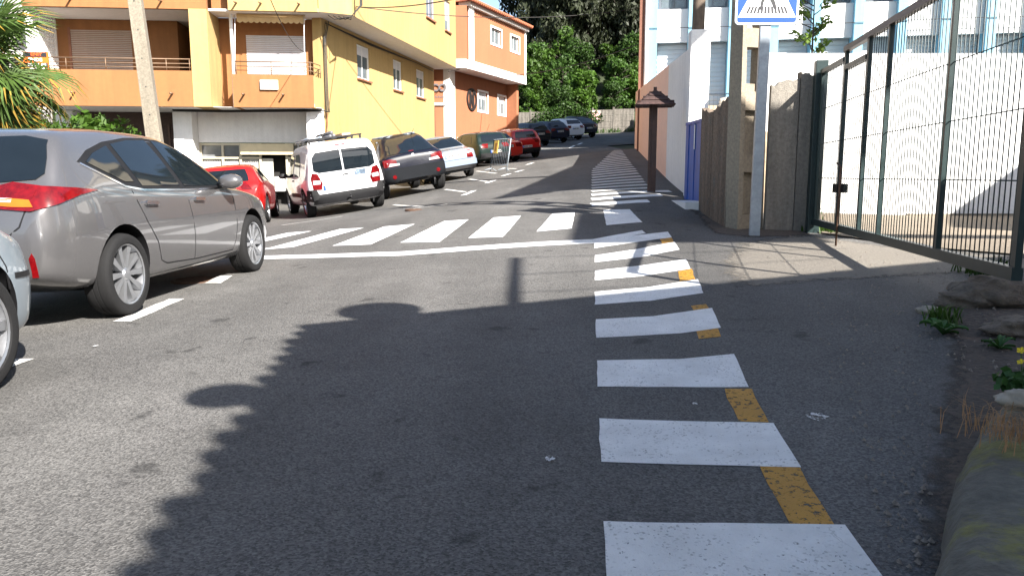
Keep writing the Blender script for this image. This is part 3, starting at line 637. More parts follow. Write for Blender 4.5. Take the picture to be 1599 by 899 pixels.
# ---- pale blue-grey car behind it, only its front corner in view
PALE = paint('pale_blue_grey_paint', (.21, .25, .285), .35, .34)
p = Car('hatch', PALE, 'parked_car', 'pale blue-grey car whose front corner shows behind the grey hatchback', dims=(3.9, 1.68, 1.46))
for s in (1, -1):
    p.front('headlamp', [(s*.42,.66),(s*.70,.69),(s*.75,.80),(s*.55,.75)], CLEARL, off=.012)
    p.side('side_window', [(.8,1.02),(1.1,1.3),(1.9,1.38),(2.4,1.28),(2.85,1.0)], GLASS, s, off=.008)
    p.side('bumper_strip', [(3.78,.55),(4.22,.53),(4.22,.56),(3.78,.58)], BLACK, s, off=.006)
    p.seam([(3.62,.74),(3.70,.62),(3.72,.5)], s, .01)
p.front('windscreen', [(-.66,1.02),(.66,1.02),(.54,1.37),(-.54,1.37)], GLASS, off=.008)
p.front('lower_bumper', [(-.6,.24),(.6,.24),(.56,.36),(-.56,.36)], BLACK, off=.01)
p.rear('rear_window', [(-.56,1.035),(.56,1.035),(.50,1.32),(-.50,1.32)], GLASS, off=.008)
p.place(-3.45, 2.54, 0.5)

def std(c, rw, sw, lamps, plate=None, txt=None, glassm=GLASS, ws=True, corner=True):
    if rw: c.rear('rear_window', rw, glassm, off=.008)
    for s in (1, -1):
        for q in sw: c.side('side_window', q, glassm, s, off=.008)
        for q in lamps: c.corner('tail_lamp', q, REDL, s, 40, off=.014)
    if ws:
        T = c.T; yy = [y for y in np.arange(1.6, 4, .02)]; zt = [T['top'](y) for y in yy]
        zb_, zt_ = T['belt'](3.2)+.08, T['H']-.09
        c.front('windscreen', [(-.66,zb_),(.66,zb_),(.55,zt_),(-.55,zt_)], GLASS, off=.008)
    if plate: c.plate(plate, txt)
# ---- red car nosed in against the shop
RED = paint('red_paint', (.33, .007, .006), .0, .3)
c = Car('hatch', RED, 'parked_car', 'red hatchback parked against the shop front beyond the grey hatchback', dims=(3.9, 1.66, 1.42))
std(c, [(-.56,1.04),(.56,1.04),(.54,1.18),(.48,1.33),(-.48,1.33),(-.54,1.18)], [[(.75,1.02),(1.0,1.25),(1.6,1.37),(2.3,1.29),(2.85,1.0)]], [[(.16,.83),(.34,.85),(.33,1.0),(.20,1.02)]], .76)
for s in (1,): c.rear('rear_bumper_band', [(-.72,.36),(.72,.36),(.72,.56),(-.72,.56)], RED, off=.02)
_x, _y = rearpt(-6.45, 17.6, 12, c); c.place(_x, _y, 12)

# ---- white van with ladder on the roof rack
WHP = paint('white_van_paint', (.55, .55, .57), .0, .35)
v = Car('van', WHP, 'parked_van', 'white van with roof rack and lettered rear doors in the angled bays', dims=(4.38, 1.90, 1.75))
for s in (1, -1):
    v.side('side_window', [(1.02,1.02),(1.0,1.30),(1.06,1.50),(1.2,1.565),(1.75,1.57),(1.80,1.5),(1.80,1.02)], GLASS, s, off=.008)
    v.side('front_door_window', [(2.02,1.02),(1.98,1.56),(2.35,1.545),(2.75,1.40),(3.02,1.12),(2.98,1.02)], GLASS, s, off=.008)
    v.side('rub_strip', [(1.15,.50),(2.55,.50),(2.55,.60),(1.15,.60)], BLACK, s, off=.016)
    v.seam([(1.92,1.62),(1.92,.32)], s, .012); v.seam([(.95,1.62),(.93,.9),(1.1,.7)], s, .012); v.seam([(3.05,1.02),(3.08,.5),(2.9,.33)], s, .012)
    v.side('door_handle', [(1.98,.90),(2.12,.90),(2.12,.94),(1.98,.94)], BLACK, s, off=.02)
    v.mirror(2.85, 1.03, s, BLACK)
    v.corner('tail_lamp', [(.10,.68),(.24,.66),(.27,.80),(.21,1.04),(.12,1.07),(.09,.95)], REDL, s, 45, off=.014)
    v.corner('reversing_lamp', [(.11,.80),(.23,.79),(.24,.88),(.12,.90)], CLEARL, s, 45, off=.018, step=.05)
    v.front('headlamp', [(s*.5,.80),(s*.74,.82),(s*.72,1.0),(s*.58,.95)], CLEARL, off=.01)
    v.rear('bumper_corner', [(s*.60,.40),(s*.88,.40),(s*.88,.68),(s*.70,.68),(s*.66,.56),(s*.60,.54)], BLACK, off=.02)
v.rear('rear_door_window', [(-.70,1.12),(-.58,1.06),(-.05,1.06),(-.05,1.56),(-.60,1.54),(-.69,1.42)], GLASS, off=.010)
v.rear('rear_door_window', [(.70,1.12),(.58,1.06),(-.01,1.06),(-.01,1.56),(.60,1.54),(.69,1.42)], GLASS, off=.012)
v.seam([(.12,.56),(.12,1.04)], 1, .014, BLACK, 'rear_door_seam', 'rear'); v.rear('rear_bumper', [(-.78,.36),(.78,.36),(.78,.55),(-.78,.55)], BLACK, off=.05)
v.rear('door_handle', [(-.06,.94),(.06,.95),(.06,.975),(-.06,.965)], BLACK, off=.02, step=.2)
v.rear('high_brake_lamp', [(-.12,1.655),(.10,1.655),(.10,1.68),(-.12,1.68)], REDL, off=.012, step=.2)
v.rear('picture_decal', [(.20,.90),(.46,.90),(.46,1.03),(.20,1.03)], M('dark_picture_print', (.06, .09, .13), .4, var=.9, scale=9, col2=(.45, .5, .55), c2s=7), off=.004, step=.2)
for z, x0, x1 in ((1.0,-.45,-.18),(.95,-.40,-.16),(.905,-.34,-.16),(.945,-.62,-.43),(.84,.26,.56),(.79,.26,.56),(.74,.30,.50),(.66,.27,.60)):
    v.rear('sign_writing', [(x0,z-.011),(x1,z-.011),(x1,z+.011),(x0,z+.011)], INKG, off=.004, step=.3)
v.plate(.69, '6581 HDV', x=-.28)
v.front('windscreen', [(-.70,1.14),(.70,1.14),(.64,1.66),(-.64,1.66)], GLASS, off=.008)
tb = MB().tube([(0, v.Y(-.02)+.02, .36), (0, v.Y(-.16), .36), (0, v.Y(-.17), .42)], .025, 8); tb.lathe([(.001, -.03), (.03, 0), (.001, .03)], 10, 'z', (0, v.Y(-.17), .45)); tb.build('tow_hook', BLACK, v.root, smooth=True)
for y in (.55, 1.45, 2.2): 
    m = MB().box(-.66, .66, v.Y(y)-.02, v.Y(y)+.02, 1.80, 1.835); 
    for s in (-1, 1): m.box(s*.62-.02, s*.62+.02, v.Y(y)-.025, v.Y(y)+.025, 1.70, 1.80)
    m.build('roof_bar', BLACK, v.root)
_x, _y = rearpt(-3.82, 18.45, 24, v); v.place(_x, _y, 24)
VM = v.root.matrix_world.copy()
def on_van(o): o.matrix_world = VM; return o
ld = on_van(root('ladder', 'folded metal ladder lying on the roof rack of the white van', 'ladder'))
for x in (-.50, -.22):
    MB().tube([(x, -1.0, 1.87), (x, 1.15, 1.87)], .03, 8).build('rail', STEEL, ld, smooth=True)
for y in np.arange(-.85, 1.1, .28): MB().tube([(-.50, y, 1.87), (-.22, y, 1.87)], .016, 6).build('rung', STEEL, ld, smooth=True)
tb = on_van(root('pipe_bundle', 'bundle of dark pipes strapped to the roof rack of the white van', 'pipes'))
for x, z in ((.0, 1.87), (.09, 1.875), (.045, 1.95)): MB().tube([(x, -1.1, z), (x, .9, z)], .042, 8).build('pipe', M('grey_pipe', (.10, .10, .11), .45, var=.4, scale=5), tb, smooth=True)
for y in (-.6, .5): MB().lathe([(.11, -.02), (.115, 0), (.11, .02)], 12, 'y', (.045, y, 1.905)).build('strap', BLACK, tb)
pk = on_van(root('timber_bundle', 'pale timber lengths tied on the roof rack of the white van', 'timber'))
for i, x in enumerate((.28, .37, .46)): MB().box(x, x+.075, -1.15+.1*i, .7, 1.838, 1.905).build('plank', M('raw_timber', (.50, .33, .19), .8, var=.25, scale=6), pk)

# ---- dark blue sloping-back off-roader
NAVY = paint('dark_navy_paint', (.003, .004, .010), .0, .4, .6)
DGREY = M('dark_grey_bumper_plastic', (.009, .010, .012), .7, var=.1, spec=.06)
c = Car('suv', NAVY, 'parked_car', 'dark navy off-roader with sloping back and grey bumper beside the white van')
std(c, [(-.66,1.17),(.66,1.17),(.63,1.30),(.54,1.50),(.46,1.60),(-.46,1.60),(-.54,1.50),(-.63,1.30)], [[(.75,1.15),(1.0,1.40),(1.5,1.60),(1.9,1.60),(1.9,1.14)],[(1.98,1.14),(1.98,1.60),(2.3,1.57),(2.9,1.3),(3.1,1.14)]], [[(.04,.86),(.36,.86),(.34,1.02),(.20,1.06),(.0,1.05)]], None)
c.rear('rear_bumper', [(-.82,.47),(.82,.47),(.82,.80),(-.82,.80)], DGREY, off=.05)
for s in (1, -1):
    c.rear('fog_lamp', [(s*.62+.055*math.cos(a), .58+.055*math.sin(a)) for a in np.linspace(0, 6.28, 12, endpoint=False)], REDL, off=.058, step=.2)
    c.corner('reversing_lamp', [(.16,.87),(.40,.87),(.40,.93),(.20,.95)], CLEARL, s, 40, off=.02, step=.05)
    c.side('roof_rail', [(1.2,1.665),(2.2,1.685),(2.2,1.70),(1.2,1.685)], STEEL, s, off=.03)
    c.side('wheel_arch_trim', [(.30,.44),(.36,.44),(.42,.62),(.60,.79),(.86,.845),(1.12,.79),(1.30,.62),(1.36,.44),(1.42,.44),(1.36,.66),(1.16,.84),(.86,.90),(.56,.84),(.36,.66)], DGREY, s, off=.012, step=.1)
c.plate(.66)
c.rear('badge', [(-.035,1.07),(.035,1.07),(.03,1.12),(-.03,1.12)], CHROME, off=.01, step=.2)
MB().tube([(.30, c.Y(1.0), 1.60), (.34, c.Y(.7), 1.78)], .006, 5).build('aerial', BLACK, c.root)
c.rear('high_brake_lamp', [(-.07,1.185),(.07,1.185),(.07,1.205),(-.07,1.205)], REDL, off=.014, step=.2)
_x, _y = rearpt(-2.52, 21.3, 22, c); c.place(_x, _y, 22)

# ---- silver saloon
SILV = paint('silver_paint', (.20, .245, .31), .25, .33)
c = Car('sedan', SILV, 'parked_car', 'silver blue four-door saloon between the dark off-roader and the green hatchback')
std(c, [(-.66,1.06),(.66,1.06),(.58,1.24),(.50,1.38),(-.50,1.38),(-.58,1.24)], [[(1.25,1.0),(1.45,1.22),(1.75,1.36),(2.2,1.375),(2.2,.97)],[(2.28,.97),(2.28,1.375),(2.6,1.33),(3.1,1.1),(3.25,.97)]], [[(.14,.68),(.30,.69),(.31,.91),(.15,.92)]], .80)
c.rear('rear_bumper', [(-.76,.46),(.76,.46),(.76,.62),(-.76,.62)], SILV, off=.045); c.rear('bumper_underside', [(-.74,.32),(.74,.32),(.74,.455),(-.74,.455)], BLACK, off=.03)
c.seam([(-.62,.95),(-.60,.66),(.60,.66),(.62,.95)], 1, .012, BLACK, 'boot_seam', 'rear')
c.rear('badge', [(-.03,.90),(.03,.90),(.03,.945),(-.03,.945)], CHROME, off=.008, step=.2)
_x, _y = rearpt(-1.80, 25.3, 21, c); c.place(_x, _y, 21)
# ---- green hatchback
DGRN = paint('dark_green_paint', (.004, .012, .010), .0, .4, .6)
c = Car('hatch', DGRN, 'parked_car', 'old dark green hatchback parked behind the metal barrier', dims=(4.05, 1.70, 1.43))
std(c, [(-.58,1.03),(.58,1.03),(.55,1.18),(.50,1.33),(-.50,1.33),(-.55,1.18)], [[(.66,1.0),(.9,1.27),(1.2,1.35),(1.85,1.37),(1.85,.97)],[(1.93,.97),(1.93,1.37),(2.3,1.29),(2.85,1.0)]], [[(.12,.78),(.36,.78),(.36,.95),(.14,.95)]], .62)
c.rear('rear_bumper', [(-.72,.38),(.72,.38),(.72,.56),(-.72,.56)], BLACK, off=.04)
MB().tube([(0, c.Y(.75), 1.40), (.0, c.Y(.4), 1.72)], .006, 5).build('aerial', BLACK, c.root)
_x, _y = rearpt(-.62, 32.6, 30, c); c.place(_x, _y, 30)
# ---- red saloon tail between green and red
c = Car('sedan', paint('bright_red_paint', (.36, .02, .012), .0, .3), 'parked_car', 'bright red saloon tucked between the green and the red hatchbacks', dims=(4.3, 1.70, 1.42))
std(c, [(-.66,1.06),(.66,1.06),(.50,1.38),(-.50,1.38)], [[(1.25,1.0),(1.45,1.22),(1.75,1.36),(2.6,1.33),(3.25,.97)]], [[(.12,.72),(.34,.73),(.36,.90),(.12,.92)]], .78)
_x, _y = rearpt(-.12, 35.4, 27, c); c.place(_x, _y, 27)
# ---- red hatchback
c = Car('hatch', paint('deep_red_paint', (.28, .004, .005), .0, .3), 'parked_car', 'deep red hatchback at the end of the sunlit bays', dims=(3.95, 1.70, 1.44))
std(c, [(-.56,1.03),(.56,1.03),(.54,1.18),(.48,1.33),(-.48,1.33),(-.54,1.18)], [[(.66,1.0),(.9,1.27),(1.2,1.35),(1.85,1.37),(1.85,.97)],[(1.93,.97),(1.93,1.37),(2.3,1.29),(2.85,1.0)]], [[(.14,.80),(.30,.80),(.34,1.0),(.18,1.02)]], .62)
c.rear('rear_bumper', [(-.72,.34),(.72,.34),(.72,.54),(-.72,.54)], BLACK, off=.03)
_x, _y = rearpt(.78, 37.6, 24, c); c.place(_x, _y, 24)
# ---- four cars further up in the shade
far = [('wagon', paint('blue_black_paint', (.003, .004, .008), .0, .4, .6), 'blue-black hatchback parked uphill of the deep red hatchback', (4.1, 1.72, 1.50), 1.9, 50, 30),
       ('wagon', paint('midnight_blue_paint', (.003, .004, .018), .0, .4, .6), 'midnight blue estate car beside the white car up the street', (4.45, 1.8, 1.50), 3.35, 53.6, 30),
       ('wagon', WHP, 'white crossover parked between two dark blue cars up the street', (4.4, 1.8, 1.60), 4.7, 57.2, 30),
       ('suv', paint('deep_navy_paint', (.003, .004, .012), .0, .4, .6), 'large deep navy car, last before the concrete fence up the street', (4.6, 1.86, 1.72), 6.0, 60.4, 28)]
for typ, mt, lab, dm, x, y, hd in far:
    c = Car(typ, mt, 'parked_car', lab, dims=dm)
    if typ == 'suv': std(c, [(-.66,1.17),(.66,1.17),(.54,1.50),(.46,1.60),(-.46,1.60),(-.54,1.50)], [[(.75,1.15),(1.0,1.40),(1.5,1.60),(2.3,1.57),(3.1,1.14)]], [[(.05,.84),(.36,.84),(.36,1.05),(.05,1.08)]], .78)
    else: std(c, [(-.60,1.12),(.60,1.12),(.52,1.38),(-.52,1.38)], [[(.7,1.02),(.9,1.3),(1.3,1.41),(2.2,1.38),(3.0,1.02)]], [[(.10,.82),(.36,.84),(.36,1.0),(.12,1.02)]], .80)
    _x, _y = rearpt(x, y, hd, c); c.place(_x, _y, hd)

# ================================================================== YELLOW AND ORANGE APARTMENT HOUSE (left)
CX, CY = -5.86, 24.5; BROT = math.atan2(.10, .995)
bld = root('apartment_building', 'yellow and orange apartment house with balconies above a white shop front', 'building', (CX, CY, -.35), BROT)
Z0 = -.35
def bl(x, y):  # world -> building frame
    dx, dy = x-CX, y-CY; return (math.cos(BROT)*dx+math.sin(BROT)*dy, -math.sin(BROT)*dx+math.cos(BROT)*dy)
SX, SY = bl(CX+.2, CY+.98); _l = math.hypot(SX, SY); SX, SY = SX/_l, SY/_l       # along the side wall
NX, NY = SY, -SX                                                                # out of the side wall
def sp(s, o, z): return V((SX*s+NX*o, SY*s+NY*o, z-Z0))
def zb(z): return z-Z0
F1, F2, ROOFZ = 3.19, 5.85, 9.6
def wall_holes(name, mat, parent, org, ax, width, z0, z1, holes, thick, nrm):
    """a wall with real openings: org + ax*u, thickness behind the face (nrm points out)"""
    org, ax, nrm = V(org), V(ax), V(nrm); mb = MB(); us = sorted({0, width, *[h[0] for h in holes], *[h[1] for h in holes]}); zs = sorted({z0, z1, *[h[2] for h in holes], *[h[3] for h in holes]})
    bm = bmesh.new(); cache = {}
    def vtx(u, z):
        if (u, z) not in cache: cache[(u, z)] = bm.verts.new(org+ax*u+V((0, 0, z)))
        return cache[(u, z)]
    for i in range(len(us)-1):
        for j in range(len(zs)-1):
            uc, zc = (us[i]+us[i+1])/2, (zs[j]+zs[j+1])/2
            if any(h[0] < uc < h[1] and h[2] < zc < h[3] for h in holes): continue
            bm.faces.new([vtx(us[i], zs[j]), vtx(us[i+1], zs[j]), vtx(us[i+1], zs[j+1]), vtx(us[i], zs[j+1])])
    r = bmesh.ops.extrude_face_region(bm, geom=bm.faces[:]); bmesh.ops.translate(bm, verts=[g for g in r['geom'] if isinstance(g, bmesh.types.BMVert)], vec=-nrm*thick)
    bmesh.ops.recalc_face_normals(bm, faces=bm.faces); me = bpy.data.meshes.new(name); bm.to_mesh(me); bm.free(); me.materials.append(mat)
    return ob(name, me, parent)
def window(parent, org, ax, nrm, u0, u1, z0, z1, frame, rec=.14, sill=None, panes=2, blind=0, name='window'):
    org, ax, nrm = V(org), V(ax), V(nrm); up = V((0, 0, 1)); fw = .055
    def q(u, z, o): return org+ax*u+up*z+nrm*o
    mb = MB()
    def bar_(ua, ub, za, zb_, o0, o1, m): m.obox((q(ua, za, o0)+q(ub, zb_, o1))/2, ax*(ub-ua)/2, nrm*(o1-o0)/2, up*(zb_-za)/2)
    bar_(u0+.002, u0+fw, z0+.002, z1-.002, -rec, -rec+.05, mb); bar_(u1-fw, u1-.002, z0+.002, z1-.002, -rec, -rec+.05, mb); bar_(u0+fw, u1-fw, z0+.002, z0+fw, -rec, -rec+.05, mb); bar_(u0+fw, u1-fw, z1-fw, z1-.002, -rec, -rec+.05, mb)
    fr = mb.build(name, frame, parent)
    n = panes
    for i in range(n):
        a = u0+fw+(u1-u0-2*fw)*i/n; b = u0+fw+(u1-u0-2*fw)*(i+1)/n; m = MB(); bar_(a+.02, b-.02, z0+fw, z1-fw, -rec+.012, -rec+.022, m); m.build('pane', WGLASS, fr)
        if i: m = MB(); bar_(a-.018, a+.018, z0+fw, z1-fw, -rec+.004, -rec+.045, m); m.build('mullion', frame, fr)
    if blind: m = MB(); bar_(u0+fw, u1-fw, z1-fw-(z1-z0)*blind, z1-fw, -rec+.024, -rec+.034, m); m.build('blind', SHUTW, fr)
    if sill: m = MB(); bar_(u0-.06, u1+.06, z0-.06, z0-.003, -.05, .07, m); m.build('sill', sill, fr)
    return fr
FRW = M('white_window_frame', (.66, .66, .64), .5, var=.05)
FRB = M('brown_window_trim', (.22, .09, .05), .7, var=.15)
def shutter(parent, org, ax, nrm, u0, u1, z0, z1, mat, pitch=.055, name='roller_shutter'):
    org, ax, nrm = V(org), V(ax), V(nrm); n = int((z1-z0)/pitch); mb = MB(); up = V((0, 0, 1))
    base = MB(); base.obox(org+ax*(u0+u1)/2+up*(z0+z1)/2-nrm*.02, ax*(u1-u0)/2, nrm*.008, up*(z1-z0)/2); o = base.build(name, mat, parent)
    sm = MB(); hw = (u1-u0)/2-.004; prof_ = [(-.011, -pitch*.46), (.006, -pitch*.3), (.010, 0), (.006, pitch*.3), (-.011, pitch*.46)]
    vs = [ax*s*hw+nrm*a+up*b for s in (-1, 1) for a, b in prof_]; sm.add(vs, [(i, i+1, i+6, i+5) for i in range(4)]+[(0, 1, 2, 3, 4), (9, 8, 7, 6, 5)])
    me = sm.mesh('slat', mat)
    for i in range(n): ob('slat', me, o, org+ax*(u0+u1)/2+up*(z0+(i+.5)*(z1-z0)/n))
    return o
# --- side wall, yellow, with its three windows
wins = [(2.75, 3.9), (6.3, 7.3), (9.1, 10.2)]
wall_holes('side_wall', YEL, bld, sp(0, 0, Z0), V((SX, SY, 0)), 11.6, 0, zb(F2), [(a, b, zb(4.38), zb(5.52)) for a, b in wins], .3, V((NX, NY, 0)))
for a, b in wins: window(bld, sp(0, 0, Z0), V((SX, SY, 0)), V((NX, NY, 0)), a, b, zb(4.38), zb(5.52), FRW, .10, FRB, 2, .25)
# --- upper storeys standing out over the side
uo = [(-8.25, -.84), (-3.15, -.84), (.05, -.80), (1.0, -.42), tuple((sp(.3, 1.05, 0))[:2]), tuple(sp(11.6, 1.05, 0)[:2]), tuple(sp(11.6, -3, 0)[:2]), (-8.25, 9)]
wup = [(8.6, 9.7), (11.75-.9, 11.4)]
MB().prism([(p[0], p[1]) for p in [(.05, -.80), (1.0, -.42), tuple(sp(.3, 1.05, 0)[:2]), tuple(sp(.3, .76, 0)[:2]), (.05, .5)]], zb(F2), zb(ROOFZ)).build('upper_corner_wall', YEL, bld)
wall_holes('upper_side_wall', YEL, bld, sp(.3, 1.05, Z0), V((SX, SY, 0)), 11.3, zb(F2), zb(ROOFZ), [(7.0, 8.1, zb(7.25), zb(8.5)), (9.6, 10.4, zb(7.2), zb(8.45))], .28, V((NX, NY, 0)))
window(bld, sp(.3, 1.05, Z0), V((SX, SY, 0)), V((NX, NY, 0)), 7.0, 8.1, zb(7.25), zb(8.5), M('lilac_window_frame', (.33, .27, .36), .6, var=.1), .10, FRB, 2)
window(bld, sp(.3, 1.05, Z0), V((SX, SY, 0)), V((NX, NY, 0)), 9.6, 10.4, zb(7.2), zb(8.45), FRW, .10, FRB, 1, .6)
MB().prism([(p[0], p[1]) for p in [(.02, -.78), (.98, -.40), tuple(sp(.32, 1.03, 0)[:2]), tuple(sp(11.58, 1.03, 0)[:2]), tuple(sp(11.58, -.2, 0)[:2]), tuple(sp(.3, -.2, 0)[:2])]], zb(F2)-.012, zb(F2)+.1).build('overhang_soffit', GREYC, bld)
MB().prism([(uo[i][0], uo[i][1]) for i in range(8)], zb(ROOFZ), zb(ROOFZ)+.25).build('roof', TILE, bld)
MB().prism([tuple(sp(11.6, 1.05, 0)[:2]), tuple(sp(11.6, -6, 0)[:2]), tuple(sp(11.3, -6, 0)[:2]), tuple(sp(11.3, .76, 0)[:2])], zb(F2), zb(ROOFZ)).build('end_wall', YEL, bld)
MB().prism([tuple(sp(11.6, -.31, 0)[:2]), tuple(sp(11.6, -6, 0)[:2]), tuple(sp(11.3, -6, 0)[:2]), tuple(sp(11.3, -.31, 0)[:2])], 0, zb(F2)-.01).build('end_wall', YEL, bld)
# --- front: first floor
X0 = -8.25
def fb(name, mat, x0, x1, y0, y1, z0, z1, parent=None, bevel=0): return box(name, mat, parent or bld, x0, x1, y0, y1, zb(z0), zb(z1), bevel=bevel)
fb('balcony_slab', GREYC, X0, -3.17, -.82, 2.3, F1-.10, F1); fb('balcony_parapet', ORG, X0, -3.66, -.84, -.70, F1-.12, 4.10)
fb('balcony_pier', YEL, -3.66, -3.15, -.86, 1.0, F1-.12, F2); fb('recess_wall', ORG, -3.15, -2.50, .42, .7, F1-.12, F2)
fb('balcony_back_wall', ORG, X0, -4.75, .95, 1.2, F1, F2-.02); fb('balcony_end_wall', ORG, -4.75, -4.55, .95, 2.3, F1, F2-.02); fb('balcony_inner_wall', M('dark_orange_render', (.40, .19, .07), .9, var=.1), -4.55, -3.66, 2.1, 2.3, F1, F2-.02)
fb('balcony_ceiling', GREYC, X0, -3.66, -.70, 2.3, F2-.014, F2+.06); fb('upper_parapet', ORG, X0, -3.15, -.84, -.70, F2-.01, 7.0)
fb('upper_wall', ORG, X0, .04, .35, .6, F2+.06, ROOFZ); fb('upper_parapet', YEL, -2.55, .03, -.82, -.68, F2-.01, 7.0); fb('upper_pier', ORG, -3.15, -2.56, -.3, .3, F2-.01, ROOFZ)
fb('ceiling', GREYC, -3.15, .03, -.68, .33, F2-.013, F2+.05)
fb('ledge', GREYC, -9.3, X0, -.70, 1.2, F1+1.2, F1+1.45); fb('left_wing_wall', M('grey_render', (.36, .34, .32), .9, var=.15), -9.6, X0-.35, .9, 1.2, F1-3.4, ROOFZ)
shutter(bld, (0, .95, 0), (1, 0, 0), (0, -1, 0), -7.75, -5.95, zb(F1), zb(5.52), SHUT)
fb('shutter_trim', FRB, -7.82, -7.75, .92, .952, F1, 5.58)
# pierced lattice wall at the balcony's left end
for y_ in (-.70, .86): box('lattice_frame', WHITEW, bld, X0-.02, X0+.10, y_, y_+.08, zb(4.1), zb(F2))
mb = MB()
for i in range(10):
    for j in range(11):
        y0, z0 = -.62+i*.148, 4.10+j*.159; y1, z1 = y0+.148, z0+.159; t = .030
        mb.box(X0, X0+.08, y0, y0+t, zb(z0), zb(z1)).box(X0, X0+.08, y0+t, y1, zb(z0), zb(z0+t))
        mb.obox((X0+.04, (y0+t+y1)/2, zb((z0+t+z1)/2)), (.03, 0, 0), V((0, .075, .08))*.9, V((0, .012, -.012)))
la = mb.build('lattice_blocks', WHITEW, bld); la['kind'] = 'stuff'
RAIL = M('brown_rail_metal', (.16, .10, .06), .5, metal=.3, var=.2)
def railing(x0, x1, y, z0, zs, posts, side=None):
    r = MB()
    for i, z in enumerate(zs): MB().tube([(x0, y, zb(z)), (x1, y, zb(z))], .018 if i == len(zs)-1 else .013, 6).build('rail', RAIL, bld, smooth=True)
    for x in posts: MB().tube([(x, y, zb(z0)), (x, y, zb(zs[-1]))], .015, 6).build('rail_post', RAIL, bld, smooth=True)
    if side:
        for z in zs: MB().tube([(x1, y, zb(z)), (side[0], side[1], zb(z))], .013, 6).build('rail', RAIL, bld, smooth=True)
        MB().tube([(side[0], side[1], zb(z0)), (side[0], side[1], zb(zs[-1]))], .015, 6).build('rail_post', RAIL, bld, smooth=True)
railing(X0+.1, -3.70, -.77, 4.10, (4.20, 4.31, 4.44), (-7.2, -6.1, -5.0, -4.4, -3.74))
# right balcony
fb('balcony_slab', GREYC, -2.52, -.16, -.80, .1, F1-.10, F1-.005); fb('balcony_parapet', ORG, -2.52, -.17, -.82, -.68, F1-.12, 4.02)
MB().prism([(-.17, -.82), (.0, -.02), (-.14, .0), (-.30, -.68), (-.17, -.68)], zb(F1-.12), zb(4.0)).build('balcony_parapet', YEL, bld)
fb('balcony_parapet', ORG, -2.53, -2.40, -.68, .40, F1-.12, 4.02)
fb('balcony_back_wall', ORG, -2.55, -.02, .40, .62, F1, F2-.012)
shutter(bld, (0, .39, 0), (1, 0, 0), (0, -1, 0), -2.35, -.55, zb(F1+.2), zb(5.35), SHUTW)
railing(-2.46, -.24, -.75, 4.02, (4.15, 4.27, 4.40), (-2.42, -1.4, -.26), (-.06, -.08))
aw = M('beige_awning_cloth', (.52, .36, .18), .9, var=.1)
n = 24; vs = []
for i in range(n*2+1):
    x = -2.42+2.0*i/(2*n); zz = 5.62-.05*abs(math.sin(i*math.pi/4)); vs += [(x, -.35, zb(5.80)), (x, -.36, zb(zz))]
MB().add(vs, [(2*i, 2*i+2, 2*i+3, 2*i+1) for i in range(2*n)]).add([(a, b-.012, d) for a, b, d in vs], [(2*i, 2*i+2, 2*i+3, 2*i+1) for i in range(2*n)]).build('awning_valance', aw, bld, fix=False)
MB().tube([(-2.42, -.34, zb(5.80)), (-.42, -.34, zb(5.80))], .05, 10).build('awning_roll', aw, bld, smooth=True)
for x in (-2.46, -.44): MB().tube([(x, -.72, zb(4.1)), (x, -.40, zb(5.8))], .012, 6).build('awning_arm', SHUTW, bld, smooth=True)
MB().tube([(-2.62, -.25, zb(F1-.1)), (-2.62, -.25, zb(9))], .055, 12).build('downpipe', M('white_pipe', (.66, .66, .66), .5, var=.06), bld, smooth=True)
for x, z in ((-7.0, 3.45), (-4.25, 3.45), (-2.2, 3.45), (-1.05, 3.45), (-6.9, 6.05), (-4.4, 6.05), (-2.3, 6.05), (-1.6, 6.05), (-.5, 6.05)):
    MB().tube([(x, -.80, zb(z)), (x, -1.06, zb(z-.02))], .028, 8).build('drain_spout', RAIL, bld, smooth=True)
# plaque
pq = MB().box(-1.72, -1.20, -.89, -.823, zb(3.58), zb(3.86)).build('plaque', M('grey_stone', (.50, .48, .45), .8, var=.15, scale=12), bld, bevel=.008)
mb = MB()
for z, x0, x1 in ((3.79,-1.60,-1.54),(3.79,-1.50,-1.28),(3.73,-1.60,-1.54),(3.72,-1.48,-1.30),(3.64,-1.46,-1.27)):
    x = x0
    while x < x1: mb.box(x, x+.022, -.8925, -.890, zb(z-.015), zb(z+.018)); x += .034
q = mb.build('plaque_lettering', INK, pq); q['kind'] = 'stuff'
# estate agent board on the left balcony
bd = root('for_sale_board', 'black and orange for-sale board on the left balcony behind the palm', 'sign', (CX, CY, Z0), BROT)
MB().box(-8.30, -7.62, -.90, -.862, zb(4.08), zb(4.56)).build('board', M('orange_board', (.72, .12, .01), .5, var=.05), bd)
MB().box(-8.29, -7.66, -.912, -.902, zb(4.425), zb(4.55)).build('top_band', INK, bd); MB().box(-8.29, -7.64, -.912, -.902, zb(4.14), zb(4.255)).build('number_band', INK, bd); MB().box(-8.29, -7.72, -.912, -.902, zb(4.09), zb(4.125)).build('bottom_band', SWHITE, bd)
ORT = M('orange_letters', (.85, .10, .01), .5, var=.02)
for txt, z, sz, mt, x in (('ENIT', 4.49, .115, ORT, -7.93), ('ENDE', 4.34, .12, SWHITE, -7.97), ('00 87 85', 4.197, .115, SWHITE, -7.93)):
    text_mesh('board_lettering', txt, sz, mt, bd, (x, -.915, zb(z)), (math.pi/2, 0, 0), .002, sx=1.25, bold=.003)
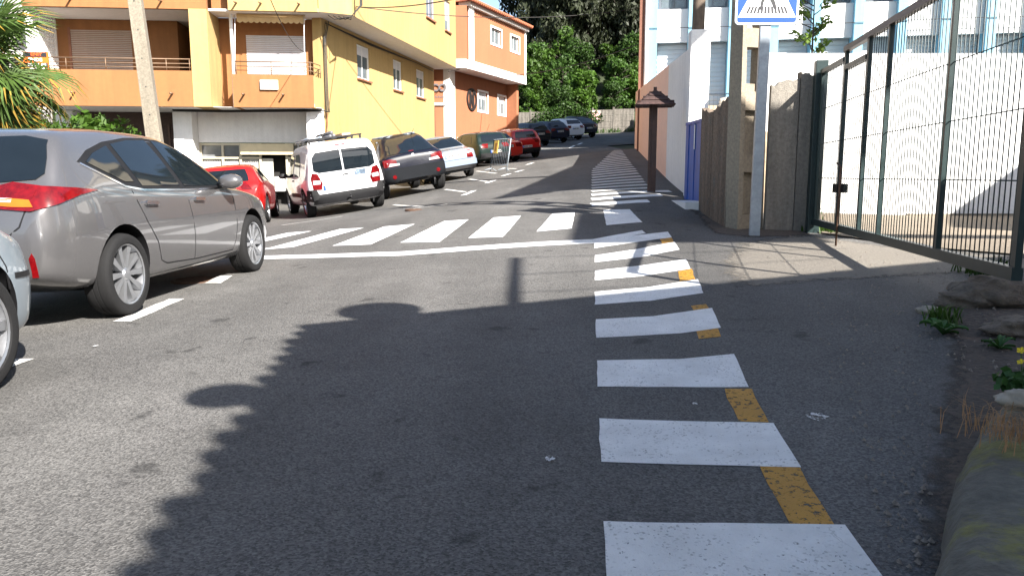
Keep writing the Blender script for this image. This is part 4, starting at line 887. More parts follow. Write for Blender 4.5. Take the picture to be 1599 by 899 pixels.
# --- ground floor shop front
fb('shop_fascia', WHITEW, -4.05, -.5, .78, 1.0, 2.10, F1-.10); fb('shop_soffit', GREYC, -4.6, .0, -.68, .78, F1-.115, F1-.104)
fb('corner_pillar', WHITEW, -.50, -.003, -.30, .32, Z0, F1-.12); fb('white_pillar', WHITEW, -4.62, -4.06, .2, 1.0, Z0, F1-.10)
fb('niche_trim', M('grey_blue_trim', (.34, .38, .44), .6, var=.08), -.16, -.05, -.335, -.302, 1.2, 2.9)
fb('garage_back_wall', BROWNW, -8.5, -4.62, 1.6, 1.8, Z0, F1-.11); fb('garage_side', WHITEW, -8.4, -7.9, 1.0, 1.55, Z0, F1-.11)
for x in (-7.4, -6.3, -5.2): fb('garage_door_rib', M('brown_door_paint', (.09, .045, .03), .6, var=.2), x-.03, x+.03, 1.565, 1.597, Z0, 2.7)
def post(x0, x1, z0, z1, y=.84, m=ALU, nm='shop_frame'): fb(nm, m, x0, x1, y, y+.09, z0, z1)
for x in (-4.03, -3.35, -2.80, -2.18, -1.35, -.62): post(x-.035, x+.035, Z0, 2.08)
for z in (2.045, 1.62): 
    for a, b in ((-4.0,-3.385),(-3.315,-2.835),(-2.765,-2.215),(-1.315,-.655)): post(a, b, z-.035, z+.032)
for a, b in ((-4.0,-3.385),(-3.315,-2.835),(-2.765,-2.215),(-1.315,-.655)):
    fb('shop_pane', M('shop_glass', (.13, .135, .14), .08, var=.15, spec=.8), a, b, .90, .91, 1.655, 2.01)
    mb = MB(); n = 26
    pts = [(a+(b-a)*i/n, .935+.018*math.sin(i*1.9)) for i in range(n+1)]
    mb.add([(x, y, zb(z)) for x, y in pts for z in (.1, 1.585)], [(2*i, 2*i+2, 2*i+3, 2*i+1) for i in range(n)]); mb.build('curtain', CURT, bld, smooth=True, fix=False)
fb('shop_interior', DARK, -4.05, -.5, 1.3, 1.4, Z0, 2.1)
fb('shop_shutter_box', M('cream_shutter_box', (.55, .47, .30), .6, var=.08), -2.75, -1.10, .66, .83, 1.72, 2.06)
fb('door_leaf', M('aluminium_door', (.42, .40, .34), .5, var=.1), -2.14, -1.80, .92, .96, Z0, 1.60); fb('door_fringe', WHITEW, -1.78, -1.39, .97, .98, .55, 1.02)
# cables along the front and down the corner
def cable(name, pts, r, parent): return MB().tube(pts, r, 5).build(name, WIRE, parent, smooth=True)
for k in range(3): cable('wall_cable', [(-4.6, .18-.02*k, zb(3.02+.03*k)), (-3, .17, zb(3.0+.025*k)), (-.5, -.34, zb(3.0+.03*k)), (.05, -.36, zb(3.02)), (.10+.04*k, -.1, zb(3.0)), (.07+.035*k, .0, zb(3.4)), (.05+.035*k, .02, zb(5.2)), (.12+.05*k, .1, zb(5.75))], .016, bld)
for k in range(3): cable('wall_cable', [sp(.25+.12*k, .03, 5.72), sp(4, .035, 5.70-.03*k), sp(9, .035, 5.74), sp(11.5, .03, 5.7)], .014, bld)
for k in range(4): cable('wall_cable', [(.3+.14*k, -.55+.06*k, zb(5.80)), (.5+.16*k, -.75, zb(5.65)), (1.0, -.85, zb(5.72)), (1.25+.02*k, -.6, zb(6.1)), (1.27+.02*k, -.55, zb(7.5))], .013, bld)
MB().tube([sp(.12, .035, Z0), sp(.12, .035, 3.0)], .022, 8).build('copper_pipe', M('copper_pipe', (.30, .14, .07), .5, metal=.4, var=.2), bld, smooth=True)

# low white parapet with red rail by the shop
lw = root('low_wall', 'low white wall with two red rails beside the red hatchback', 'wall', (-5.55, 18.9, gz(-5.9, 19)-.05), R(100))
box('block', WHITEW, lw, 0, 2.2, -.08, .08, 0, .42); 
for z in (.55, .72): MB().tube([(.05, 0, z), (2.15, 0, z)], .022, 6).build('rail', M('red_rail_paint', (.42, .10, .07), .5, var=.15), lw, smooth=True)
for x in (.1, 1.1, 2.1): MB().tube([(x, 0, .42), (x, 0, .72)], .02, 6).build('rail_post', MT['red_rail_paint'], lw, smooth=True)
lw.location = (-6.15, 19.1, gz(-6.15, 19.1)-.05); lw.rotation_euler = (0, 0, R(112))

# ================================================================== ORANGE HOUSE WITH EMBLEM
Q = V((-2.9, 37.5, 0)); QA = V((.40, .917, 0)).normalized(); QN = V((QA.y, -QA.x, 0)); GZ2 = 1.3
b2 = root('orange_house', 'two-storey salmon orange house with white trim and a round N emblem', 'building', (Q.x, Q.y, GZ2))
def q2(s, o, z): return QA*s+QN*o+V((0, 0, z-GZ2))
lowh = [(2.93, 4.03, 4.35-GZ2, 5.3-GZ2), (5.34, 6.35, 4.35-GZ2, 5.3-GZ2)]
wall_holes('side_wall', ORG2, b2, (0, 0, 0), QA, 6.8, 0, 6.0-GZ2, lowh, .3, QN)
for a in lowh: window(b2, (0, 0, 0), QA, QN, *a, FRW, .12, None, 2, .3); 
def trim(a, o=.03):
    m = MB(); t = .09
    for u0, u1, z0, z1 in ((a[0]-t, a[0], a[2]-t, a[3]+t), (a[1], a[1]+t, a[2]-t, a[3]+t), (a[0], a[1], a[2]-t, a[2]), (a[0], a[1], a[3], a[3]+t)): m.obox(QA*(u0+u1)/2+QN*(o/2+.001+OFF)+V((0, 0, (z0+z1)/2)), QA*(u1-u0)/2, QN*o/2, V((0, 0, (z1-z0)/2)))
    m.build('window_trim', WHITEW, b2)
OFF = 0
for a in lowh: trim(a)
uph = [(2.5, 3.68, 7.55-GZ2, 8.3-GZ2), (4.9, 6.0, 7.55-GZ2, 8.3-GZ2)]
wall_holes('upper_wall', ORG2, b2, QN*.95, QA, 6.9, 6.4-GZ2, 8.8-GZ2, uph, .3, QN)
for a in uph: window(b2, QN*.95, QA, QN, *a, FRW, .12, None, 2)
OFF = .95
for a in uph: trim(a)
def q2box(name, mat, s0, s1, o0, o1, z0, z1): return MB().obox((q2(s0, o0, z0)+q2(s1, o1, z1))/2, QA*(s1-s0)/2, QN*(o1-o0)/2, V((0, 0, (z1-z0)/2))).build(name, mat, b2)
q2box('white_band', WHITEW, -.1, 6.95, -.2, 1.0, 6.0, 6.4); q2box('corner_trim', WHITEW, 6.78, 6.96, .6, .98, 6.4, 8.8); q2box('corner_trim', WHITEW, 6.7, 6.86, -.2, .035, 1.3, 6.0)
q2box('pilaster', WHITEW, -.25, .3, -.3, .06, 1.3, 6.0); q2box('pilaster', WHITEW, .02, .5, .6, 1.0, 6.4, 8.8)
q2box('end_wall', ORG2, 6.5, 6.78, -5, .6, 1.3, 8.8); q2box('cornice', WHITEW, -.1, 7.05, .5, 1.12, 8.8, 9.0)
# face beside the yellow house
front2 = MB(); 
for x0, x1, z0, z1 in ((-3.2, -.2, 4.35, 6.4), (-.75, -.2, 1.3, 4.35)): front2.box(x0, x1, -.12, .12, z0-GZ2, z1-GZ2)
front2.build('front_wall', ORG2, b2); box('front_upper_wall', ORG2, b2, -3.2, .82, -.62, -.4, 6.4-GZ2, 8.8-GZ2); box('lintel', WHITEW, b2, -3.2, -.25, -.20, -.123, 4.35-GZ2, 4.47-GZ2)
box('front_white_band', WHITEW, b2, -3.2, .8, -.70, .1, 6.0-GZ2+.003, 6.4-GZ2-.003)
shutter(b2, (0, -.02, 0), (1, 0, 0), (0, -1, 0), -3.0, -1.05, 0, 4.3-GZ2, SHUTW, .14, 'garage_shutter'); box('door_jamb', BROWNW, b2, -1.05, -.75, -.16, .05, 0, 4.35-GZ2)
LET = M('grey_metal_letters', (.16, .15, .16), .4, metal=.4, var=.1)
text_mesh('sign_lettering', 'SCO', .46, LET, b2, (-.66, -.16, 5.15-GZ2), (math.pi/2, 0, 0), .03, sx=1.0, bold=.02)
mb = MB(); x = -1.1
while x < -.28: mb.box(x, x+.05, -.135, -.122, 4.70-GZ2, 4.78-GZ2+.02*math.sin(x*40)); x += .085
q = mb.build('small_lettering', LET, b2); q['kind'] = 'stuff'
# round emblem
rotE = math.atan2(QA.y, QA.x); EM = M('dark_emblem_metal', (.035, .03, .03), .4, metal=.4, var=.1)
em = ob('emblem', MB().lathe([(.44, .0), (.44, -.06), (.55, -.06), (.55, .0)], 40, 'y').mesh('emblem', EM, smooth=True, sharp=40), b2, q2(2.15, .004, 4.82), (0, 0, rotE))
ne = MB()
for p_ in ([(-.24,-.36),(-.10,-.40),(-.10,.10),(-.24,.38)], [(-.24,.38),(-.10,.40),(.24,-.36),(.10,-.42)], [(.10,-.08),(.24,-.36),(.24,.36),(.10,.42)]): ne.extr([(a, -.05, b) for a, b in p_], (0, .045, 0))
ne.build('emblem_letter', EM, em)
box('meter_box', SHUTW, b2, *(lambda p: (p.x-.15, p.x+.15, p.y-.15, p.y+.02))(q2(.75, 0, 0)), 2.0-GZ2, 2.9-GZ2)
# tiled roof, hipped
ev = [q2(-.3, 1.3, 9.0), q2(7.2, 1.3, 9.0), q2(7.2, -6, 9.0), q2(-.3, -6, 9.0)]; rd = [q2(1.8, -2.4, 10.5), q2(5.2, -2.4, 10.5)]
MB().add(ev+rd, [(0, 1, 5, 4), (1, 2, 5), (2, 3, 4, 5), (3, 0, 4), (3, 2, 1, 0)]).build('roof', TILE, b2)
me = MB().tube([(0, 0, 0), (0, .55, .20)], [.09, .085], 8).mesh('eave_tile', TILE, smooth=True)
for i in range(33):
    ob('eave_tile', me, b2, q2(-.25+i*.225, 1.36, 9.0), (0, 0, rotE))

# ================================================================== RIGHT SIDE: boundary wall, door, fence slabs, poles
def wallstrip(name, pts, th, mats):
    """pts: (x, y, zbottom, ztop) along the wall"""
    mb = MB(); n = len(pts); L_ = []
    for i, (x, y, z0, z1) in enumerate(pts):
        a = V(pts[max(i-1, 0)][:2]); b = V(pts[min(i+1, n-1)][:2]); t = (b-a).normalized(); nn = V((t.y, -t.x))*th
        L_ += [(x, y, z0), (x, y, z1), (x+nn.x, y+nn.y, z1), (x+nn.x, y+nn.y, z0)]
    fs = [(4*i+j, 4*i+(j+1) % 4, 4*i+4+(j+1) % 4, 4*i+4+j) for i in range(n-1) for j in range(4)]+[(0, 1, 2, 3), (4*n-1, 4*n-2, 4*n-3, 4*n-4)]
    return mb.add(L_, fs)
pw = root('boundary_wall', 'salmon boundary wall with sloping top along the walkway', 'wall', (3.2, 14, 0))
P = []
for t in np.linspace(0, 1, 14):
    y = 14.12+t*16.4; x = 3.17+t*1.62; P.append((x-3.2, y-14, gz(x, y)-.2, 3.30+t*.95))
k = 3
wallstrip('wall', P[k:], .22, None).build('salmon_stretch', SALM, pw); wallstrip('wall', P[:k+1], .22, None).build('white_end', WHITEW, pw)
mk = M('black_spray_paint', (.03, .03, .03), .7, var=.3)
mb = MB()
for i in range(5): mb.obox((P[1][0]+.02-.012+.006*i*0, P[1][1]-.30, 1.62+.13*i), (.004, 0, 0), (0, .05, .012), (0, -.01, .045))
q = mb.build('sprayed_marks', mk, pw); q['kind'] = 'stuff'
wp = root('white_pillar', 'tall white rendered pillar at the end of the salmon wall', 'pillar', (3.15, 13.95, gz(3.2, 13.9)-.2), R(-4))
box('shaft', WHITEW, wp, -.04, .30, -.17, .17, 0, 3.55-gz(3.2, 13.9)+.2, bevel=.02)
box('light_switch_box', M('grey_box', (.35, .36, .37), .5, var=.1), wp, .08, .22, -.24, -.172, 1.32, 1.46)
# blue sheet door
bdz = gz(3.2, 13.2)
dr = root('blue_gate', 'bright blue sheet metal door beside the white pillar', 'gate', (3.055, 13.66, bdz), math.atan2(12.45-13.66, 3.08-3.055))
BLUED = M('bright_blue_paint', (.003, .075, .34), .45, var=.12, streak=.2, scale=8)
W_ = math.hypot(12.45-13.66, 3.08-3.055)
for i in range(6):
    u = W_*i/6; MB().box(u+.006, u+W_/6-.006, -.02+.012*(i % 2), .03, .05, 1.32).build('sheet_panel', BLUED, dr)
box('top_rail', BLUED, dr, 0, W_, -.03, .04, 1.321, 1.37); box('door_step', WHITEW, dr, -.15, W_+.05, -.30, .12, -.25, .04)
box('white_streak', WHITEW, dr, W_*.48, W_*.52, -.024, -.0205, .9, 1.30)
# concrete fence slabs (rough, old)
def slab(x0, y0, x1, y1, zt0, zt1, label, cat='fence slab', mat=CONCD, th=.10, group='rough concrete fence slabs'):
    zb_ = min(gz(x0, y0), gz(x1, y1))-.25; n = 7; mb = MB(); d_ = V((x1-x0, y1-y0, 0)); nn = V((d_.y, -d_.x, 0)).normalized()*th; top = []
    base = V(((x0+x1)/2, (y0+y1)/2, zb_))
    pts = [V((x0, y0, zb_))-base]+[V((x0, y0, 0))+d_*i/n+V((0, 0, zt0+(zt1-zt0)*i/n+random.uniform(-.035, .03)))-base for i in range(n+1)]+[V((x1, y1, zb_))-base]
    mb.extr(pts, -nn); o = mb.build('fence_slab', mat); o.location = base; return tag(o, label, cat, group)
slab(3.10, 12.42, 3.03, 11.45, 2.08, 1.98, 'brown concrete fence slab with black spray marks next to the blue door', th=-.1)
slab(3.03, 11.43, 2.99, 10.45, 1.98, 2.10, 'brown streaked concrete fence slab touching the utility pole', th=-.1)
_sl = [o for o in bpy.data.objects if o.name.startswith('fence_slab')][0]
_mb = MB(); _rg = random.Random(3)
for z in (1.86, 1.76, 1.66, 1.54, 1.44, 1.24, 1.20, 1.16):
    for y in (12.15, 12.05, 11.95):
        q = V((3.085-(12.2-y)*.07-.02, y+_rg.uniform(-.02, .02), z+_rg.uniform(-.02, .02)))-_sl.location; a = _rg.uniform(-1.2, 1.2)
        _mb.obox(q, (.012, 0, 0), V((0, math.cos(a), math.sin(a)))*.035, V((0, -math.sin(a), math.cos(a)))*.008)
_m = _mb.build('sprayed_marks', mk, _sl); _m['kind'] = 'stuff'
slab(3.38, 10.28, 3.74, 10.26, 2.20, 2.33, 'grey pebbly concrete fence slab between the pole and the gate post', mat=CONC); slab(3.75, 10.25, 3.93, 10.25, 2.36, 2.36, 'narrow grey concrete fence post against the green gate post', mat=CONC, th=.14)
rk = MB(); 
rk.lathe([(.001, .55), (.13, .52), (.2, .35), (.21, .0)], 9); rk.v = [(a*random.uniform(.85, 1.1), b*.6*random.uniform(.85, 1.1), c_) for a, b, c_ in rk.v]
o = rk.build('stone_block', M('pale_stone', (.40, .35, .28), .9, var=.4, scale=18, bump=1, bscale=30)); o.location = (3.45, 12.6, 1.75); tag(o, 'rough pale stone standing up behind the brown fence slabs', 'stone')
MB().box(3.35, 4.6, 12.55, 12.75, .3, 1.75).build('garden_wall', M('tan_stone', (.33, .25, .17), .9, var=.35, scale=8, bump=.8, bscale=20)); tag(bpy.data.objects['garden_wall'], 'tan rubble garden wall behind the blue door and fence slabs', 'wall')
# concrete ladder-type utility pole
POLE = M('sandy_pole_concrete', (.25, .21, .155), .9, var=.22, scale=25, bump=.5, bscale=80)
up_ = root('utility_pole', 'square concrete utility pole with rectangular openings behind the crossing sign', 'utility pole', (3.14, 10.42, gz(3.14, 10.42)-.1), R(22))
up_.rotation_euler = (0, R(-.8), R(22))
H_ = 7.2
for x in (-.21, .13): MB().add([(x,-.13,0),(x+.08,-.13,0),(x+.08,.15,0),(x,.15,0),(x+.02,-.10,H_),(x+.07,-.10,H_),(x+.07,.10,H_),(x+.02,.10,H_)], [(0,3,2,1),(4,5,6,7),(0,1,5,4),(1,2,6,5),(2,3,7,6),(3,0,4,7)]).build('flange', POLE, up_)
for i in range(9):
    z = .05+i*.80; MB().box(-.13, .13, -.10+.003*i, .12-.003*i, z, z+.24).build('rung_block', POLE, up_)
box('web', POLE, up_, -.13, .13, -.005, .03, 0, 2.0)
# crossing sign
sg = root('crossing_sign', 'blue square pedestrian crossing sign on a galvanised post by the utility pole', 'traffic sign', V((at(1178, 362, 9.62).x, 9.62, gz(2.98, 9.62)-.05)), 0)
sg.rotation_euler = (0, R(.35), R(-3))
box('post', STEEL, sg, -.062, .062, -.035, .035, 0, 3.45, bevel=.006); box('clamp', STEEL, sg, -.08, .08, -.045, .04, 2.80, 2.87)
S = .375; zc = 2.60+S-.02
def rr(w_, h_, r, cz=0, n=6):
    return [(sx*(w_-r)+r*math.cos(a), cz+sz*(h_-r)+r*math.sin(a)) for sx, sz, a0 in ((1, 1, 0), (-1, 1, 90), (-1, -1, 180), (1, -1, 270)) for a in [R(a0+90*i/n) for i in range(n+1)]]
def flat(name, poly, y, th, mat): return MB().extr([(a, y, b) for a, b in poly], (0, th, 0)).build(name, mat, sg)
flat('backing', rr(S, S, .05, zc), -.050, .014, STEEL); flat('white_border', rr(S-.004, S-.004, .048, zc), -.0525, .0023, SWHITE); flat('blue_field', rr(S-.027, S-.027, .03, zc), -.0545, .0018, PBLUE)
flat('white_triangle', [(-S+.035, zc-S+.085), (S-.035, zc-S+.085), (0.03, zc+S-.07), (-.03, zc+S-.07)], -.0562, .0015, SWHITE)
for i in range(12):
    t = (i-5.5)/5.5; flat('crossing_bar', [(t*.235-.013, zc-.245), (t*.235+.013, zc-.245), (t*.20+.012, zc-.165), (t*.20-.012, zc-.165)], -.0578, .0014, INK)
flat('walking_figure', [(-.085,zc-.20),(-.06,zc-.21),(-.045,zc-.12),(.0,zc-.04),(.045,zc-.12),(.085,zc-.20),(.115,zc-.19),(.08,zc-.09),(.035,zc-.02),(.035,zc+.10),(.09,zc+.03),(.11,zc+.045),(.05,zc+.15),(-.03,zc+.15),(-.11,zc+.05),(-.09,zc+.03),(-.035,zc+.09),(-.035,zc-.02),(-.075,zc-.10)], -.0595, .0013, INK)
flat('figure_head', [(.0+.035*math.cos(a), zc+.195+.035*math.sin(a)) for a in np.linspace(0, 6.28, 16, endpoint=False)], -.0595, .0013, INK)
# small roofed wooden post
g0 = pg(1019, 300); ws = root('roofed_post', 'dark brown wooden post with a little shingled roof in front of the salmon wall', 'post', g0+V((0, 0, -.05)), R(-8))
box('upright', BROWNW, ws, -.045, .05, -.05, .05, 0, 1.72, bevel=.008); box('board', BROWNW, ws, -.10, -.046, -.03, .03, 0, 1.70)
mb = MB(); mb.add([(-.33,-.3,1.66),(.33,-.3,1.66),(.33,.3,1.66),(-.33,.3,1.66),(0,0,1.94)], [(0,1,4),(1,2,4),(2,3,4),(3,0,4),(3,2,1,0)]); mb.build('little_roof', BROWNW, ws)
SH = M('dark_shingle', (.04, .02, .017), .8, var=.4, scale=9); me = MB().box(-.055, .055, -.07, .05, 0, .014).mesh('shingle', SH)
for side in range(4):
    a = side*math.pi/2
    for row in range(3):
        rr_ = .30-.095*row
        for i in range(6-2*row):
            u = (i-(5-2*row)/2)*.112
            x, y = math.cos(a)*u-math.sin(a)*(-rr_), math.sin(a)*u+math.cos(a)*(-rr_)
            o = ob('shingle', me, ws, (x, y, 1.672+.088*row), (R(38), 0, a))
box('finial', BROWNW, ws, -.03, .03, -.03, .03, 1.92, 1.975)
# wooden telegraph pole behind
o = MB().tube([(0, 0, 0), (.02, 0, 4), (.05, 0, 9)], [.14, .13, .10], 14).build('wooden_pole', M('grey_brown_timber', (.13, .095, .07), .85, var=.25, scale=8, streak=.4), smooth=True)
o.location = (3.95, 17.0, gz(3.95, 17)-.2); tag(o, 'round wooden telegraph pole standing behind the white pillar', 'utility pole')

# ================================================================== GREEN GATE
G0 = V((3.95, 10.12, 0)); G1 = V((3.06, 4.64, 0)); GL = (G1-G0).length; GD = (G1-G0).normalized()
gt = root('metal_gate', 'dark green metal gate of thin vertical bars standing open', 'gate', (G0.x, G0.y, .2), math.atan2(GD.y, GD.x))
zt, zl = 2.42-.2, .47-.2
gzb = gz(G0.x, G0.y)-.2-.15
box('gate_post', GREEN, gt, -.075, .075, -.075, .075, gzb, 2.50-.2, bevel=.008); 
def up(u, z0, z1, w_=.03, nm='upright'): return box(nm, GREEN, gt, u-w_, u+w_, -.02, .02, z0, z1)
tt = [.225*GL, .385*GL, .505*GL, .775*GL, GL]
box('bottom_rail', GREEN, gt, .10, GL+.03, -.032, .032, zl-.05, zl+.03); box('top_rail', GREEN, gt, .10, tt[0]-.035, -.030, .030, zt-.10, zt-.05)
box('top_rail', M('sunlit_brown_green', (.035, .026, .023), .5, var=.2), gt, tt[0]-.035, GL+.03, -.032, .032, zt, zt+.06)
up(.13, zl+.03, zt-.10)
for i, u in enumerate(tt): up(u, zl+.03, zt, .032 if i in (0, 1, 4) else .02)
box('door_rail', GREEN, gt, tt[0]+.038, tt[1]-.038, -.03, .03, zt-.20, zt-.15)
bme = MB().tube([(0, 0, 0), (0, 0, 1)],   .0045, 5).mesh('bar', GREEN, smooth=True)
u = .22; nb = 0
while u < GL-.06:
    if min(abs(u-x) for x in tt) > .05:
        top = zt-.10 if u < tt[0] else (zt-.20 if u < tt[1] else zt)
        b_ = ob('bar', bme, gt, (u, 0, zl+.03)); b_.scale = (1, 1, top-zl-.03); nb += 1
    u += .074
for z in (.82, 1.25, 1.68): MB().tube([(.1, .006, z-.2+.2), (GL, .006, z-.2+.2)], .0045, 5).build('cross_wire', GREEN, gt, smooth=True)
MB().tube([(tt[0]+.22, -.05, gz(3.7, 8.7)-.2-.02), (tt[0]+.22, -.05, .95), (tt[0]+.10, -.06, .99)], .012, 6).build('drop_bolt', RUST, gt, smooth=True)
box('lock_box', BLACK, gt, tt[0]+.02, tt[0]+.20, -.07, .04, .66, .76)

# ================================================================== WHITE YARD WALL AND SCHOOL
yw = root('yard_wall', 'white rendered yard wall behind the green gate', 'wall', (4.35, 13, .1))
WALLW = M('white_block_render', (.76, .76, .75), .85, var=.05, scale=6, bump=.9, bscale=16, big=.06, streak=.22)
box('wall', WALLW, yw, .1, 12, 0, .2, 0, 2.93); box('left_end', WALLW, yw, -.35, .095, -.05, .2, .6, 2.93)
BASEM = M('grimy_render', (.20, .17, .13), .95, var=.5, scale=9, bump=.8, bscale=30)
box('plinth', BASEM, yw, 2.3, 12, -.06, -.003, 0, .32)
for z in (.62, .95, 1.3, 1.72): pass
school = root('school_building', 'white school block with pale blue pillars and white roller shutters', 'building', (4.8, 28, 1.8), R(-10))
BW = 1.36; NB = 12; PW = .30
box('back_wall', WHITEW, school, 0, BW*NB+PW, .95, 1.2, 0, 9.2)
WP = M('white_panel_paint', (.78, .78, .78), .7, var=.04, streak=.08)
for fl, (z0, z1, z2) in enumerate([(1.7, 3.9, 5.02), (5.02, 7.0, 8.2)]):
    for i in range(NB):
        x0 = i*BW+PW+.004; x1 = (i+1)*BW-.004
        box('parapet_panel', WP, school, x0, x1, .22, .42, z1, z2-.004)
        box('window_back', SHUTW, school, x0, x1, .62, .66, z0, z1)
        if fl == 0: shutter(school, (0, .60, 0), (1, 0, 0), (0, -1, 0), x0+.02, x1-.02, z0+.02, z1-.02, SHUTW, .16, 'window_shutter')
        else: window(school, (0, .60, 0), (1, 0, 0), (0, -1, 0), x0+.04, x1-.04, z0+.06, z1-.05, M('dark_window_frame', (.10, .11, .13), .5, var=.1), .02, None, 2)
for i in range(NB+1): box('pillar', BLUEP, school, i*BW, i*BW+PW, -.02, .60, 0, 8.6)
box('roof_slab', WP, school, -.3, BW*NB+PW+.2, -.35, 1.3, 8.6, 9.2); box('plinth', M('tan_render', (.42, .33, .23), .9, var=.15), school, -.1, BW*NB+PW, .02, .60, -.3, 1.69)
box('end_wall', M('brown_brick_edge', (.17, .075, .05), .9, var=.3, scale=20), school, -.32, -.14, .0, 9.0, -.3, 8.6); box('end_strip', WP, school, -.138, -.003, -.03, .9, -.3, 8.6)
box('roof', WP, school, -.3, BW*NB+PW, 1.3, 9.0, 8.8, 9.2); box('left_side', WP, school, -.13, .0, 1.2, 9.0, -.3, 8.79)
MB().tube([(-.08, -.08, -.2), (-.08, -.08, 8.6)], .045, 8).build('downpipe', WP, school, smooth=True)
cable('facade_cable', [(0, -.05, 4.35), (5, -.06, 4.30), (10, -.05, 4.36), (16, -.05, 4.3)], .012, school)
rl = root('terrace_railing', 'thin grey terrace railing below the school shutters', 'railing', (6.0, 25.5, 2.9), R(-10))
for z in (.1, .75): MB().tube([(-.5, 0, z), (4, 0, z)], .02, 6).build('rail', STEEL, rl, smooth=True)
rbm = MB().tube([(0, 0, .1), (0, 0, .75)], .008, 5).mesh('baluster', STEEL, smooth=True)
for i in range(38): ob('baluster', rbm, rl, (-.45+i*.12, 0, 0))
box('terrace_wall', M('tan_brick', (.36, .26, .19), .9, var=.3, scale=25), rl, -.6, 4.2, .0, .2, -1.9, .05)

# ================================================================== STREET FURNITURE LEFT
lp = root('concrete_pole', 'leaning pale concrete pole in front of the orange balconies', 'utility pole', (-7.15, 16.0, gz(-7.15, 16)-.2), R(10))
lp.rotation_euler = (0, R(-4.0), R(10))
LPC = M('pale_pole_concrete', (.20, .175, .135), .9, var=.3, scale=30, bump=.5, bscale=90, streak=.25)
MB().add([(-.155,-.13,0),(.155,-.13,0),(.155,.13,0),(-.155,.13,0),(-.10,-.09,8.5),(.10,-.09,8.5),(.10,.09,8.5),(-.10,.09,8.5)], [(0,3,2,1),(4,5,6,7),(0,1,5,4),(1,2,6,5),(2,3,7,6),(3,0,4,7)]).build('shaft', LPC, lp, bevel=.012)
for i in range(12):
    z = 1.0+i*.55; MB().lathe([(.001, -.004), (.013, -.004), (.013, .004), (.001, .004)], 8, 'y', (0, -.13+.04*z/8.5-.003, z)).build('bolt_hole', INK, lp)
# crowd barrier with a yellow notice
bc = pg(778, 268); br = root('metal_barrier', 'galvanised crowd barrier with a yellow notice in front of the green hatchback', 'barrier', bc, R(-62))
br.rotation_euler = (R(-9), 0, R(-58))
for pts in ([(-.55,0,0),(-.55,0,1.1),(.55,0,1.1),(.55,0,0)], [(-.55,0,.22),(.55,0,.22)]): MB().tube(pts, .02, 6).build('tube_frame', STEEL, br, smooth=True)
for i in range(9): MB().tube([(-.45+i*.1125, 0, .22), (-.45+i*.1125, 0, 1.1)], .009, 5).build('bar', STEEL, br, smooth=True)
for x in (-.45, .45): MB().tube([(x, -.28, .01), (x, 0, .12), (x, .28, .01)], .014, 5).build('foot', STEEL, br, smooth=True)
box('notice', M('yellow_notice', (.75, .50, .10), .6, var=.15), br, -.45, -.18, -.035, -.022, .62, 1.06); box('notice_print', M('brown_notice_print', (.35, .16, .04), .6, var=.3), br, -.38, -.25, -.038, -.0355, .70, .98)
# far concrete fence at the top of the road
def fence(pts, zs, label, mat):
    r = root('concrete_fence', label, 'fence', (pts[0][0], pts[0][1], 0), group='old concrete fences at the top of the street')
    for i in range(len(pts)-1):
        a, b = V(pts[i]), V(pts[i+1]); L_ = (b-a).length; n = max(1, round(L_/2.0)); t = (b-a).normalized(); ang = math.atan2(t.y, t.x)
        for k in range(n):
            c_ = a+t*(L_/n)*k; z0 = gz(c_.x, c_.y)
            for j in range(4):
                dz = zs/4; o = MB().box(.07, L_/n-.07, -.03, .03, j*dz+.006, (j+1)*dz-.006).build('panel', mat, r); o.location = (c_.x-pts[0][0], c_.y-pts[0][1], z0-.05); o.rotation_euler = (0, 0, ang)
            o = MB().box(-.065, .065, -.07, .07, -.3, zs+.12).build('post', mat, r); o.location = (c_.x-pts[0][0], c_.y-pts[0][1], z0); o.rotation_euler = (0, 0, ang)
    return r
FC = M('fence_concrete', (.15, .135, .115), .92, var=.3, scale=8, bump=.5, bscale=30, streak=.4)
f1 = fence([(-4, 73.5), (11.2, 71.5)], 2.15, 'grey concrete panel fence closing the parking row up the street', FC)
f2 = fence([(11.2, 71.5), (12.6, 66.5)], 0.01, 'x', FC) if False else None
f2 = fence([(10.9, 66.5), (13.6, 78)], 2.0, 'pale concrete panel fence running uphill beside the grassy bank', M('pale_fence_concrete', (.24, .215, .18), .92, var=.3, scale=8, bump=.5, bscale=30, streak=.35))
box('notice_board', M('pale_red_notice', (.60, .36, .33), .7, var=.2, scale=6), f1, 11.3, 13.0, -1.62, -1.56, gz(8, 72)+1.15, gz(8, 72)+2.0)

# ================================================================== VEGETATION
def leafcloud(blobs, n, size, asp=1.6, seed=1, flat_=.4, inner=.55, hang=0):
    """n leaf-sized faces spread through the given ellipsoids (c, r)"""
    rg = np.random.RandomState(seed); w_ = np.array([r[0]*r[1]*r[2] for _, r in blobs])**.75; w_ /= w_.sum(); mb_v = []; mb_f = []
    for _ in range(n):
        i = rg.choice(len(blobs), p=w_); c_, r_ = blobs[i]
        dv = rg.normal(size=3); dv /= np.linalg.norm(dv); rad = inner+(1-inner)*rg.rand()**.6
        p = np.array(c_)+dv*np.array(r_)*rad*(1+.12*rg.normal())
        nn = dv*.7+rg.normal(size=3)*.7+np.array([0, 0, flat_]); nn /= np.linalg.norm(nn); t = np.cross(nn, rg.normal(size=3)); 
        if hang: t = t*(1-hang)+np.array([0, 0, -1])*hang
        t /= np.linalg.norm(t)+1e-9; b = np.cross(nn, t); s = size*rg.uniform(.6, 1.35); k = len(mb_v)
        mb_v += [p-t*s*asp/2, p+b*s/2, p+t*s*asp/2, p-b*s/2]; mb_f.append((k, k+1, k+2, k+3))
    return mb_v, mb_f
